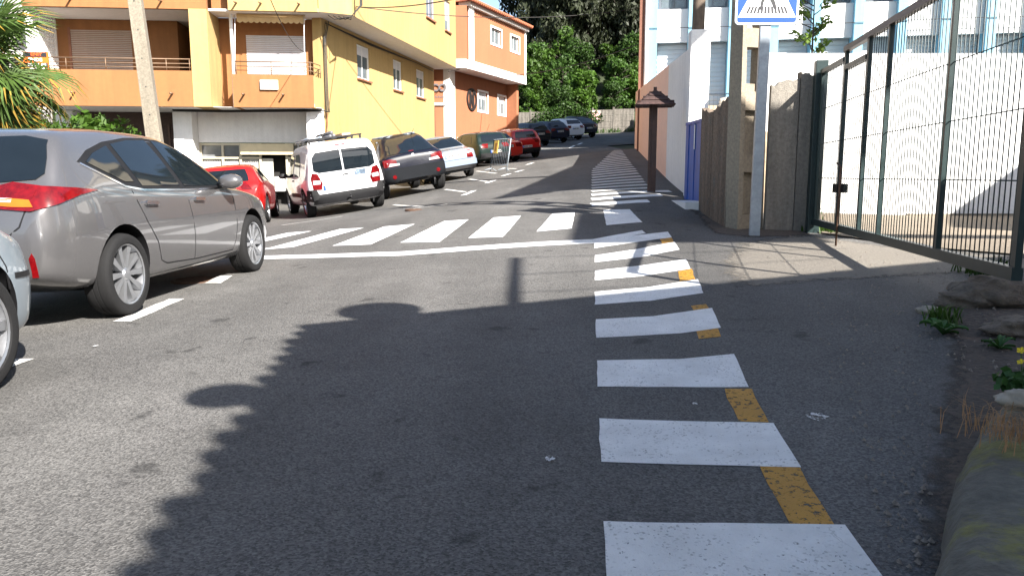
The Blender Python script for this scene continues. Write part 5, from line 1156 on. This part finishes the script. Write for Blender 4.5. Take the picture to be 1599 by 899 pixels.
def cloudmesh(name, mat, *a, **k):
    v_, f_ = leafcloud(*a, **k); me = bpy.data.meshes.new(name); me.from_pydata([tuple(map(float, q)) for q in v_], [], f_); me.materials.append(mat); return me
def trunk(h_, r, seed, limbs=6, spread=1.5, lean=.15, start=.45):
    rg = random.Random(seed); mb = MB(); pts = [V((0, 0, -.5))]+[V((rg.uniform(-lean, lean)*i/4*h_*.12, rg.uniform(-lean, lean)*i/4*h_*.12, h_*i/5)) for i in range(1, 6)]
    mb.tube(pts, [r*1.3]+[r*(1-.16*i) for i in range(1, 6)], 8)
    for i in range(limbs):
        t = start+(1-start)*i/limbs; k = min(int(t*5), 4); a = pts[k].lerp(pts[k+1], t*5-k); q = rg.uniform(0, 6.28); e = a+V((math.cos(q)*spread, math.sin(q)*spread, h_*.16))
        mb.tube([a, a.lerp(e, .5)+V((0, 0, .15)), e], [r*.45, r*.32, r*.12], 6)
    return mb.mesh('trunk', BARK, smooth=True)
def blobs_round(seed, n, R_, Hc, rb):
    rg = random.Random(seed); out = []
    for i in range(n):
        q = rg.uniform(0, 6.28); rr_ = R_*math.sqrt(rg.random())*.85; z = rg.uniform(-.85, 1)*Hc; k = math.sqrt(max(.15, 1-(z/Hc/1.1)**2)); b = rb*rg.uniform(.6, 1.25)
        out.append(((math.cos(q)*rr_*k, math.sin(q)*rr_*k, z), (b, b, b*.8)))
    return out
# bright bushy trees behind the fence
bush = []
for s in range(4):
    bl_ = [((c_[0], c_[1], c_[2]+3.9), r_) for c_, r_ in blobs_round(10+s, 26, 2.6, 3.2, .85)]
    bush.append((trunk(5.5, .14, 40+s, 9, 1.6), cloudmesh('crown', LF_GRN if s % 2 == 0 else LF_MID, bl_, 4600, .24, 1.5, seed=s)))
euc = []
for s in range(4):
    bl_ = []
    rg = random.Random(90+s)
    for i in range(40):
        z = rg.uniform(.8, 19); q = rg.uniform(0, 6.28); rr_ = (1.0+2.2*abs(math.sin(min(1, (z+1)/20)*math.pi*.85)))*rg.uniform(.3, 1); b = rg.uniform(.7, 1.4); bl_.append(((math.cos(q)*rr_, math.sin(q)*rr_, z), (b, b, b*1.25)))
    euc.append((trunk(18, .24, 60+s, 9, 2.0, .2, .35), cloudmesh('crown', LF_EUC, bl_, 8500, .25, 2.6, seed=20+s, hang=.6)))
def plant_tree(kind, i, x, y, sc, rz, name, label, group, cat='tree'):
    t = root(name, label, cat, (x, y, hz(x, y)), rz, group); t.scale = (sc, sc, sc*random.uniform(.92, 1.1)); ob('trunk', kind[i][0], t); ob('crown', kind[i][1], t); return t
k = 0
for y, xs, sc in ((79.5, np.arange(-4, 15, 2.9), .66), (84, np.arange(-5, 22, 2.6), .78), (90, np.arange(-6, 24, 2.8), .82)):
    for x in xs:
        plant_tree(bush, k % 4, x+random.uniform(-.8, .8), y+random.uniform(-1, 1), sc*random.uniform(.85, 1.15), random.uniform(0, 6.28), 'leafy_tree', 'bright green leafy tree on the slope behind the concrete fence', 'leafy trees on the slope behind the concrete fence'); k += 1
k = 0
for y, xs in ((97, np.arange(2.6, 24, 2.5)), (104, np.arange(3.0, 27, 2.8)), (112, np.arange(3.8, 30, 3.0))):
    for x in xs:
        plant_tree(euc, k % 4, x+random.uniform(-1, 1), y+random.uniform(-1.5, 1.5), random.uniform(.95, 1.3), random.uniform(0, 6.28), 'eucalyptus_tree', 'tall dark eucalyptus tree on the hill above the leafy trees', 'eucalyptus trees on the hill'); k += 1
# ivy over the far fence, grass bank
iv = ob('ivy', cloudmesh('ivy', LF_MID, [((x, 0, random.uniform(-.4, .7)), (.9, .35, .7)) for x in np.arange(-2.6, 2.7, .6)], 2600, .16, 1.2, seed=5), None, (5.2, 71.9, gz(5.2, 72)+1.7)); iv['kind'] = 'stuff'; tag(iv, 'green ivy hanging over the grey concrete fence', 'ivy')
bk = ob('grass_bank', cloudmesh('grass_bank', LF_GRN, [((x, y, z), (1.2, 2.0, .5)) for x, y, z in [(a*1.2, b*2.2, .35*a+.2*b) for a in range(5) for b in range(5)]], 5200, .14, 2.4, seed=6, hang=-.5), None, (12.9, 67, gz(13, 67)+.3)); bk['kind'] = 'stuff'; tag(bk, 'bright grassy bank beside the pale concrete fence', 'grass')
def tuft(n, h_, spread, seed, wd=.012, droop=.5):
    rg = random.Random(seed); mb = MB()
    for _ in range(n):
        q = rg.uniform(0, 6.28); b = V((rg.gauss(0, spread*.35), rg.gauss(0, spread*.35), 0)); d_ = V((math.cos(q), math.sin(q), 0)); hh = h_*rg.uniform(.5, 1.1); t = V((-d_.y, d_.x, 0))*wd; m_ = b+d_*hh*.25+V((0, 0, hh*.7)); e = b+d_*hh*droop+V((0, 0, hh*.85))
        mb.add([b-t, b+t, m_+t*.8, m_-t*.8, e], [(0, 1, 2, 3), (3, 2, 4)])
    return mb
fg = MB()
for i in range(60):
    x = random.uniform(-3, 13); t_ = tuft(14, .55, .5, 300+i, .03); fg.add([(a+x, b+random.uniform(-.6, .2)*0+(-.8 if i % 2 else -.3), c_+gz(x, 71)-gz(5, 71)) for a, b, c_ in t_.v], t_.f)
o = fg.build('fence_grass', LF_MID, fix=False); o.location = (0, 71.6, gz(5, 71)-.05); o['kind'] = 'stuff'; tag(o, 'rough grass along the foot of the grey concrete fence', 'grass')

# ---- fan palm
def fan(seed, yellow):
    rg = random.Random(seed); mb = MB(); n = 34
    for i in range(n):
        a = R(-118+236*i/(n-1)); L_ = .78*(1-.18*abs(a)/2.1)*rg.uniform(.9, 1.08); dx, dy = math.sin(a), math.cos(a); wd = .019
        px_, py_ = -dy, dx
        prev = None
        for t, wv, z in ((.04, .25, 0), (.40, 1.0, .03), (.72, .75, 0.0), (1.0, .05, -.13-.06*rg.random())):
            p_ = (V((dx*L_*t, dy*L_*t, z+.012*(-1)**i)), V((px_, -py_*-1 if False else -dx*-1, 0)))
            nrm_ = V((dy, -dx, 0))*wd*wv; cur = (p_[0]-nrm_, p_[0]+V((0, 0, -.012*wv)), p_[0]+nrm_)
            if prev:
                mi = 1 if (t > .99 and rg.random() < yellow) or (t > .7 and rg.random() < yellow*.35) else 0
                mb.add([*prev, *cur], [(0, 1, 4, 3), (1, 2, 5, 4)], mi)
            prev = cur
    return mb.mesh('frond', [LF_PALM, LF_TIP], fix=False)
fans = [fan(1, .06), fan(2, .25), fan(3, .7)]
pc = at(-40, 94, 13.0)
pt = root('fan_palm', 'shaggy fan palm with yellowed lower leaves in front of the left balcony', 'palm tree', (pc.x, pc.y, gz(pc.x, pc.y)-.1))
hp = pc.z-gz(pc.x, pc.y)
MB().tube([(0, 0, 0), (.03, 0, hp*.5), (0, 0, hp)], [.20, .17, .16], 12).build('trunk', M('fibrous_palm_trunk', (.10, .07, .045), .95, var=.5, scale=18, bump=1, bscale=25), pt, smooth=True)
pm = MB().tube([(0, 0, 0), (0, .5, .02), (0, 1.0, 0)], [.022, .016, .012], 6).mesh('leaf_stalk', M('palm_stalk', (.12, .16, .04), .6, var=.2), smooth=True)
rg = random.Random(4)
for i in range(62):
    el = rg.uniform(-62, 72); az = rg.uniform(0, 360); ln = rg.uniform(.5, .9)
    d_ = V((math.cos(R(el))*math.cos(R(az)), math.cos(R(el))*math.sin(R(az)), math.sin(R(el))))
    st = ob('leaf_stalk', pm, pt, (0, 0, hp-.05)); st.rotation_mode = 'QUATERNION'; st.rotation_quaternion = d_.to_track_quat('Y', 'Z'); st.scale = (1, ln, 1)
    me = fans[2 if el < -25 else (1 if el < 15 else 0)]
    fr = ob('frond', me, pt, V((0, 0, hp-.05))+d_*ln); fr.rotation_mode = 'QUATERNION'; dd = (d_+V((0, 0, -.35))).normalized(); fr.rotation_quaternion = dd.to_track_quat('Y', 'Z') @ Quaternion((0, 1, 0), R(rg.uniform(-35, 35)))
    fr.scale = [rg.uniform(.95, 1.2)]*3
# ---- shrubs under the balcony
sb = []
for s in range(3):
    bl_ = [((random.uniform(-.45, .45), random.uniform(-.3, .3), random.uniform(.5, 1.35)), (.22, .22, .2)) for _ in range(16)]
    sb.append((trunk(.9, .03, 200+s, 6, .35), cloudmesh('foliage', LF_GRN, bl_, 1500, .05, 2.2, seed=50+s, inner=.3)))
for i, (px, d_, sc) in enumerate([(95, 17.5, 1.62), (125, 18.2, 1.5), (158, 17.8, 1.7), (184, 18.6, 1.5), (60, 17.2, 1.6)]):
    a = at(px, 200, d_); t = root('leafy_shrub', 'leafy green shrub growing under the left balcony', 'shrub', (a.x, a.y, gz(a.x, a.y)-.05), i*1.3, 'shrubs under the left balcony'); t.scale = (sc, sc, sc*1.1)
    ob('stem', sb[i % 3][0], t); ob('foliage', sb[i % 3][1], t)
# ---- young tree by the school
a = at(1268, 70, 15.5)
yt = root('young_tree', 'thin young tree with pale green leaves above the white yard wall', 'tree', (a.x, a.y, gz(a.x, a.y)))
tb_ = MB(); h0 = a.z-gz(a.x, a.y); tb_.tube([(0, 0, 0), (.02, 0, h0*.6), (0, 0, h0+.9)], [.04, .03, .01], 6); rg = random.Random(8); bl_ = []
for i in range(15):
    z = h0-.45+1.25*i/15; q = rg.uniform(0, 6.28); L_ = rg.uniform(.2, .5); e = V((math.cos(q)*L_, math.sin(q)*L_, z+.25)); tb_.tube([(0, 0, z), e], [.012, .005], 5); bl_.append((tuple(e), (.12, .12, .10))); bl_.append((tuple(e*.7+V((0, 0, z*.3))), (.10, .10, .1)))
tb_.build('trunk', BARK, yt, smooth=True); ob('foliage', cloudmesh('foliage', leafmat('pale_green_leaf', (.13, .20, .035), .4, .1), bl_, 520, .055, 1.8, seed=77, inner=.2), yt)

# ================================================================== PLANTER KERB, STONES, WEEDS (bottom right)
edge = [pg(*q) for q in ((1400, 1150), (1435, 985), (1462, 899), (1470, 830), (1488, 770), (1520, 705), (1560, 655), (1610, 610), (1690, 570))]
sec = [(0, -.05), (.012, .10), (.035, .17), (.08, .205), (.16, .215), (.22, .21), (.24, .15)]
mb = MB(); n = len(sec); vs = []
er = []
for i in range(len(edge)-1):
    for j in range(5): er.append(edge[i].lerp(edge[i+1], j/5))
for i, e in enumerate(er):
    a, b = er[max(i-2, 0)], er[min(i+2, len(er)-1)]; t = (b-a).xy.normalized(); nn = V((t.y, -t.x, 0)); taper = 1-.45*i/len(er)
    for o_, z in sec: vs.append(e+nn*(o_*1.25+random.gauss(0, .003))+V((0, 0, z*taper+random.gauss(0, .003))))
mb.add(vs, [(i*n+j, i*n+j+1, (i+1)*n+j+1, (i+1)*n+j) for i in range(len(er)-1) for j in range(n-1)])
MOSS = M('mossy_concrete', (.105, .098, .078), .95, var=.35, scale=16, bump=.8, bscale=50, world=True, col2=(.15, .14, .045), c2s=3.2, c2t=.5)
o = mb.build('planter_kerb', MOSS, smooth=True); tag(o, 'rounded mossy concrete planter kerb at the road edge', 'kerb')
inn = [tuple(V(vs[i*n+n-2]).xy) for i in range(len(er))]; zin = [vs[i*n+n-2].z for i in range(len(er))]
bed = MB(); L2 = [(x, y, z-.015) for (x, y), z in zip(inn, zin)]; k = len(L2)
bed.add(L2+[(x+.5, y+.05, z+.06+random.uniform(-.02, .03)) for x, y, z in L2]+[(x+2.2, y+.1, z+.15) for x, y, z in L2], [(i, i+1, k+i+1, k+i) for i in range(k-1)]+[(k+i, k+i+1, 2*k+i+1, 2*k+i) for i in range(k-1)])
o = struct(bed.build('planter_soil', DIRT, smooth=True))
def stone(px, py, r, label, sq=(1, 1, .6), mat=None, up=0):
    c_ = pg(px, py); m = MB(); bm = bmesh.new(); bmesh.ops.create_icosphere(bm, subdivisions=4, radius=1)
    rg = np.random.RandomState(int(px)); ph = rg.uniform(0, 6, 9)
    for v_ in bm.verts:
        d_ = v_.co.normalized(); k_ = 1+.16*math.sin(3*d_.x+ph[0])+.12*math.sin(4*d_.y+ph[1])+.08*math.sin(7*d_.z+ph[2]+3*d_.x)+.05*math.sin(11*d_.y+ph[3])+.04*math.sin(17*d_.x+ph[4]+5*d_.z)+.035*math.sin(23*d_.z+ph[5]+9*d_.y); v_.co = V((d_.x*sq[0], d_.y*sq[1], d_.z*sq[2]))*r*k_
    me = bpy.data.meshes.new('stone'); bm.to_mesh(me); bm.free(); me.materials.append(mat or M('verge_rock', (.12, .095, .072), .95, var=.4, scale=14, bump=1, bscale=40, col2=(.17, .14, .10), c2s=6)); me.polygons.foreach_set('use_smooth', [True]*len(me.polygons))
    o = ob('stone', me, None, c_+V((0, 0, r*sq[2]*.35+up))); return tag(o, label, 'stone')
stone(1510, 476, .17, 'brown earthy boulder beside the broad-leaved weed', (1.3, 1, .55)); stone(1575, 470, .24, 'largest rough boulder under the gate end', (1.3, 1, .55)); stone(1590, 520, .15, 'flat earthy boulder below the largest boulder', (1.5, 1, .5))
stone(1450, 488, .06, 'small pale stone next to the weed rosette', (1.2, 1, .6), M('pale_pebble', (.26, .23, .18), .9, var=.3, scale=20)); stone(1596, 712, .07, 'pale flat stone on the planter soil', (1.4, 1, .6), M('pale_pebble', (.26, .23, .18)), .20)
stone(1262, 356, .17, 'weathered concrete lump at the foot of the green gate post', (1.3, .9, .55), CONC)
# rosette weed
def rosette(px, py, r, n, label, mat, seed, wd=.16, upk=0):
    rg = random.Random(seed); mb = MB(); c_ = pg(px, py); t = root('weed', label, 'plant', c_+V((0, 0, upk)))
    for i in range(n):
        q = 6.28*i/n+rg.uniform(-.25, .25); L_ = r*rg.uniform(.65, 1.1); d_ = V((math.cos(q), math.sin(q), 0)); s_ = V((-d_.y, d_.x, 0)); lift_ = rg.uniform(.25, .8); m = MB(); pv = []
        for tt_, ww in ((0, .15), (.3, .7), (.6, 1), (.85, .7), (1, .05)):
            p_ = d_*L_*tt_*(1-.25*lift_)+V((0, 0, L_*lift_*math.sin(tt_*2.2)*.75+.01)); pv += [p_-s_*wd*L_*ww, p_+V((0, 0, -.012)), p_+s_*wd*L_*ww]
        m.add(pv, [(3*k_+j, 3*k_+j+1, 3*k_+j+4, 3*k_+j+3) for k_ in range(4) for j in range(2)]); m.build('leaf', mat, t, smooth=True, fix=False)
    return t
LF_WEED = leafmat('weed_leaf', (.05, .12, .03), .3, .15)
rosette(1472, 522, .15, 15, 'broad-leaved green weed rosette at the foot of the earthy boulders', LF_WEED, 3); rosette(1560, 545, .11, 10, 'small green weed between the boulders and the flowers', LF_WEED, 5)
def clump(px, py, label, mat, n, h_, sp_, seed, upk=0, wd=.008, name='grass_tuft', droop=.5):
    o = tuft(n, h_, sp_, seed, wd, droop).build(name, mat, fix=False); o.location = pg(px, py)+V((0, 0, upk)); return tag(o, label, 'grass' if name != 'weed' else 'plant')
clump(1285, 362, 'bright green grass tuft under the green gate', LF_GRN, 260, .13, .32, 21); clump(1470, 505, 'thin green grass beside the pale stone', LF_MID, 60, .14, .15, 22); clump(1545, 428, 'dark grass under the open end of the gate', LF_MID, 120, .16, .3, 23)
clump(1590, 780, 'dry brown grass on the planter soil', LF_DRY, 260, .11, .22, 24, .20, .0013, droop=1.1); clump(1255, 345, 'weeds at the foot of the white wall behind the gate', LF_MID, 60, .25, .3, 25)
fl = root('yellow_flowers', 'clump of small yellow flowers hanging over the planter kerb', 'flowers', pg(1592, 665)+V((.05, 0, .16)))
ob('foliage', cloudmesh('foliage', LF_WEED, [((random.uniform(-.06, .22), random.uniform(-.12, .15), random.uniform(-.02, .10)), (.08, .08, .05)) for _ in range(9)], 700, .035, 1.2, seed=31, inner=.2), fl)
rg = random.Random(2)
fm = MB()
for i in range(5):
    a = 6.28*i/5; d_ = V((math.cos(a), math.sin(a), 0)); s_ = V((-d_.y, d_.x, 0)); fm.add([(0, 0, 0), d_*.014+s_*.008+V((0, 0, .012)), d_*.02+V((0, 0, .013)), d_*.014-s_*.008+V((0, 0, .012))], [(0, 1, 2, 3)])
fme = fm.mesh('flower', PETAL, fix=False)
for i in range(16):
    p_ = V((rg.uniform(-.10, .20), rg.uniform(-.12, .06), rg.uniform(.09, .15))); f_ = ob('flower', fme, fl, p_, (rg.uniform(-.9, .9), rg.uniform(-.9, .9), rg.uniform(0, 6))); f_.scale = [rg.uniform(.55, .9)]*3
    MB().tube([p_*V((1, 1, 0)).length*0+V((p_.x*.8, p_.y*.8, .02)), p_], .0018, 4).build('flower_stem', LF_WEED, fl)
# gravel and grit on the verge
gv = MB(); rg = random.Random(12)
for i in range(900):
    px, py = rg.uniform(1180, 1590), rg.uniform(350, 890)
    if py > 420 and px < 1235+(py-420)*.35: continue
    if px > 1455 and py > 600: continue
    c_ = pg(px, py)
    s_ = rg.uniform(.003, .011); h_ = s_*rg.uniform(.5, 1); z = c_.z+.012
    gv.add([(c_.x+s_*math.cos(a), c_.y+s_*math.sin(a), z-.004) for a in (0, 1.3, 2.5, 3.9, 5.1)]+[(c_.x+rg.uniform(-.3, .3)*s_, c_.y, z+h_)], [(i_, (i_+1) % 5, 5) for i_ in range(5)])
o = gv.build('gravel', M('grit', (.17, .145, .12), .95, var=.5, scale=60, world=True), fix=False); o['kind'] = 'stuff'; tag(o, 'loose grit and gravel over the dirt verge', 'gravel')

# ================================================================== WIRES
def sag(a, b, s_, n=14): return [V(a).lerp(V(b), i/n)+V((0, 0, -s_*4*(i/n)*(1-i/n))) for i in range(n+1)]
def wire(a, b, s_, label, r=.014): o = MB().tube(sag(a, b, s_), r, 5).build('overhead_wire', WIRE, smooth=True); return tag(o, label, 'cable', 'overhead wires')
wire(at(556, 11, 24.5), at(1000, 13, 33), .35, 'overhead wire from the yellow corner to the school across the street')
wire(at(765, 118, 40.5), at(1000, 68, 30), .35, 'overhead wire from the orange house to the boundary wall side', .018)
wire(at(700, 112, 36.2), at(815, 78, 44), .1, 'short wire across the orange house front')
wire(at(556, 11, 24.5), at(735, -6, 16), .1, 'overhead wire rising from the yellow corner over the street')
wire(at(420, -6, 18), at(476, 82, 23.8), .25, 'thin wire hanging down over the right balcony', .010)

# ================================================================== OFF TO THE RIGHT AND BEHIND: the inferred house and the added blockers that shade the scene
HE = 4.2
cA, cB = lift(490, 507, HE), lift(258, 893, HE); ex = (cA-cB); ex.z = 0; ex.normalize(); rt = V((ex.y, -ex.x, 0))      # along the eave, and to the right
cA += rt*.17; EA = V((cA.x, cA.y, HE)); EBK = EA-ex*11
hs = root('tiled_house', 'white house with a clay tile gable roof behind the planter', 'building', (EA.x, EA.y, 0))
_g = pg(1470, 411); _k = LD.xy/-LD.z; _A = np.array([[rt.x, _k.x], [rt.y, _k.y]]); _b = np.array([_g.x-EA.x-_k.x*(HE-_g.z), _g.y-EA.y-_k.y*(HE-_g.z)]); _t, _dh = np.linalg.solve(_A, _b)
RIDW, RIDH = float(_t)*1.6, float(_dh)*1.6; print('ridge', RIDW, RIDH)
def hp_(a, b, z): return -ex*a+rt*b+V((0, 0, z))
hw0 = .35
MB().add([hp_(.4, hw0, -.3), hp_(.4, 2*RIDW-hw0, -.3), hp_(.4, 2*RIDW-hw0, HE-.1), hp_(.4, RIDW, HE+RIDH-.12), hp_(.4, hw0, HE-.1), hp_(10.6, hw0, -.3), hp_(10.6, 2*RIDW-hw0, -.3), hp_(10.6, 2*RIDW-hw0, HE-.1), hp_(10.6, RIDW, HE+RIDH-.12), hp_(10.6, hw0, HE-.1)],
         [(0,1,2,3,4), (9,8,7,6,5), (0,4,9,5), (1,6,7,2), (0,5,6,1)]).build('walls', WHITEW, hs)
for s_, b0 in ((0, 0), (1, 2*RIDW)):
    MB().extr([hp_(0, b0, HE), hp_(11, b0, HE), hp_(11, RIDW, HE+RIDH), hp_(0, RIDW, HE+RIDH)], (0, 0, .08)).build('roof_slope', TILE, hs)
me = MB().tube([V((0, 0, 0)), (rt*.7+V((0, 0, .7*RIDH/RIDW)))], [.075, .09], 8).mesh('eave_tile', TILE, smooth=True)
for i in range(48): ob('eave_tile', me, hs, hp_(.12+i*.225, -.20+random.uniform(-.04, .02), HE+.03))
for z in (.9, 3.6):
    for a_ in (2.5, 6.5): MB().obox(hp_(a_, hw0-.01, z+.6), ex*.5, rt*.02, V((0, 0, .6))).build('window', WGLASS, hs)
def dish(c_, label):
    t = root('satellite_dish', label, 'satellite dish', c_); q = (-LD).to_track_quat('Z', 'Y') @ Quaternion((1, 0, 0), R(48)); mb = MB().lathe([(.001, -.09), (.16, -.065), (.29, -.01), (.31, .0), (.30, -.02), (.15, -.09), (.001, -.11)], 28)
    d_ = mb.build('reflector', SHUTW, t, smooth=True); d_.rotation_mode = 'QUATERNION'; d_.rotation_quaternion = q; return t
for px, py, hh, tx in ((592, 485, HE+.25, 'grey satellite dish on the gable of the tiled house'), (352, 617, HE-.15, 'grey satellite dish under the eave of the tiled house')):
    c_ = lift(px, py, hh); t = dish(c_, tx); t.scale = [.62 if px < 400 else 1]*3; a_ = c_-V((hs.location.x, hs.location.y, 0)); 
    MB().tube([V((0, 0, -.05)), V((rt.x*.5-ex.x*.3, rt.y*.5-ex.y*.3, -.1))], .025, 6).build('bracket', STEEL, t, smooth=True)
m0, m1 = lift(765, 492, HE+.3), lift(806, 403, HE+2.6)
ms = root('roof_mast', 'leaning steel mast on the tiled roof carrying three wires', 'mast', m0); MB().tube([(0, 0, -.2), m1-m0], .05, 8).build('pole', STEEL, ms, smooth=True)
for px, py, t in ((1330, 388, 1), (1330, 402, .62), (1330, 425, .3)):
    wire(m0.lerp(m1, t), lift(px, py, HE+2.0), .05, 'overhead wire from the roof mast towards the yard', .009)
# unseen flat roof on tall columns, added to throw shade across the road
HC = 9.0
def cshade(px, py): return lift(px, py, HC)
ct = root('shade_roof', 'unseen high flat steel roof on columns, added to shade the road', 'canopy', (14, 5, 0))
CM = M('grey_steel_sheet', (.35, .36, .37), .5, metal=.4, var=.1)
def slabxy(name, pts): MB().prism([(p_[0]-14, p_[1]-5) for p_ in pts], HC, HC+.14).build(name, CM, ct)
a_, b_, c_ = cshade(742, 312), cshade(862, 250), cshade(925, 218)
tv = (b_-a_).xy.normalized(); L_ = min(14.5, (21-a_.y)/tv.y); e_ = a_.xy+tv*L_
slabxy('far_shade_slab', [a_.xy, (a_.x+1.0, a_.y+.25), (a_.x+1.5, a_.y+2.9), (16, a_.y+2.9), (17, e_.y), e_])
n0, n1, n2, n3 = cshade(872, 377), cshade(1190, 369), cshade(1190, 330), cshade(872, 331)
slabxy('near_shade_slab', [n0.xy, (n0.x+3.0, n0.y-.1), (n0.x+3.0, n3.y-.25), n3.xy])
for x, y in ((15.5, e_.y-1), (15.5, a_.y+3.5), (15.5, n0.y+.8)): MB().tube([(x-14, y-5, -.2), (x-14, y-5, HC)], .14, 10).build('column', CM, ct, smooth=True)
MB().box(n0.x+2.7-14, 1.6, n0.y+.7-5, n0.y+.9-5, HC-.3, HC-.003).build('beam', CM, ct)

# tall unseen block behind the school, added to shade the far road
ab = root('far_shade_block', 'unseen tall cream block behind the school, added to shade the far road', 'building', (7.6, 41, 3), R(-10.5))
CRM = M('cream_render', (.42, .37, .28), .9, var=.06, big=.05)
box('walls', CRM, ab, 0, 14, 0, 14.5, -1, 15); box('roof', CRM, ab, -.3, 14.3, -.3, 14.8, 15.003, 15.4)
for fl in range(4):
    for i in range(4): box('window', WGLASS, ab, -.03, -.003, 1.4+i*3.4, 2.8+i*3.4, 1+fl*3.4, 2.5+fl*3.4)

sd = root('wall_shade_block', 'unseen flat-roofed white block right of the gate, added to shade the yard wall', 'building', (10.5, 6.1, 0))  # out-of-view block put in to drop shade on the white yard wall
SDP = [(0, 0), (1.35, 2.95), (6.5, 2.95), (6.5, -1)]
MB().prism(SDP, -.2, 4.9).build('walls', WHITEW, sd); MB().prism([(a*1.01-.05, b*1.01) for a, b in SDP], 4.903, 5.05).build('roof', CONC, sd); MB().obox((3.5, -.52, 1.2), (.5, -.077, 0), (.0, .04, 0), (0, 0, 1.1)).build('door', BROWNW, sd)
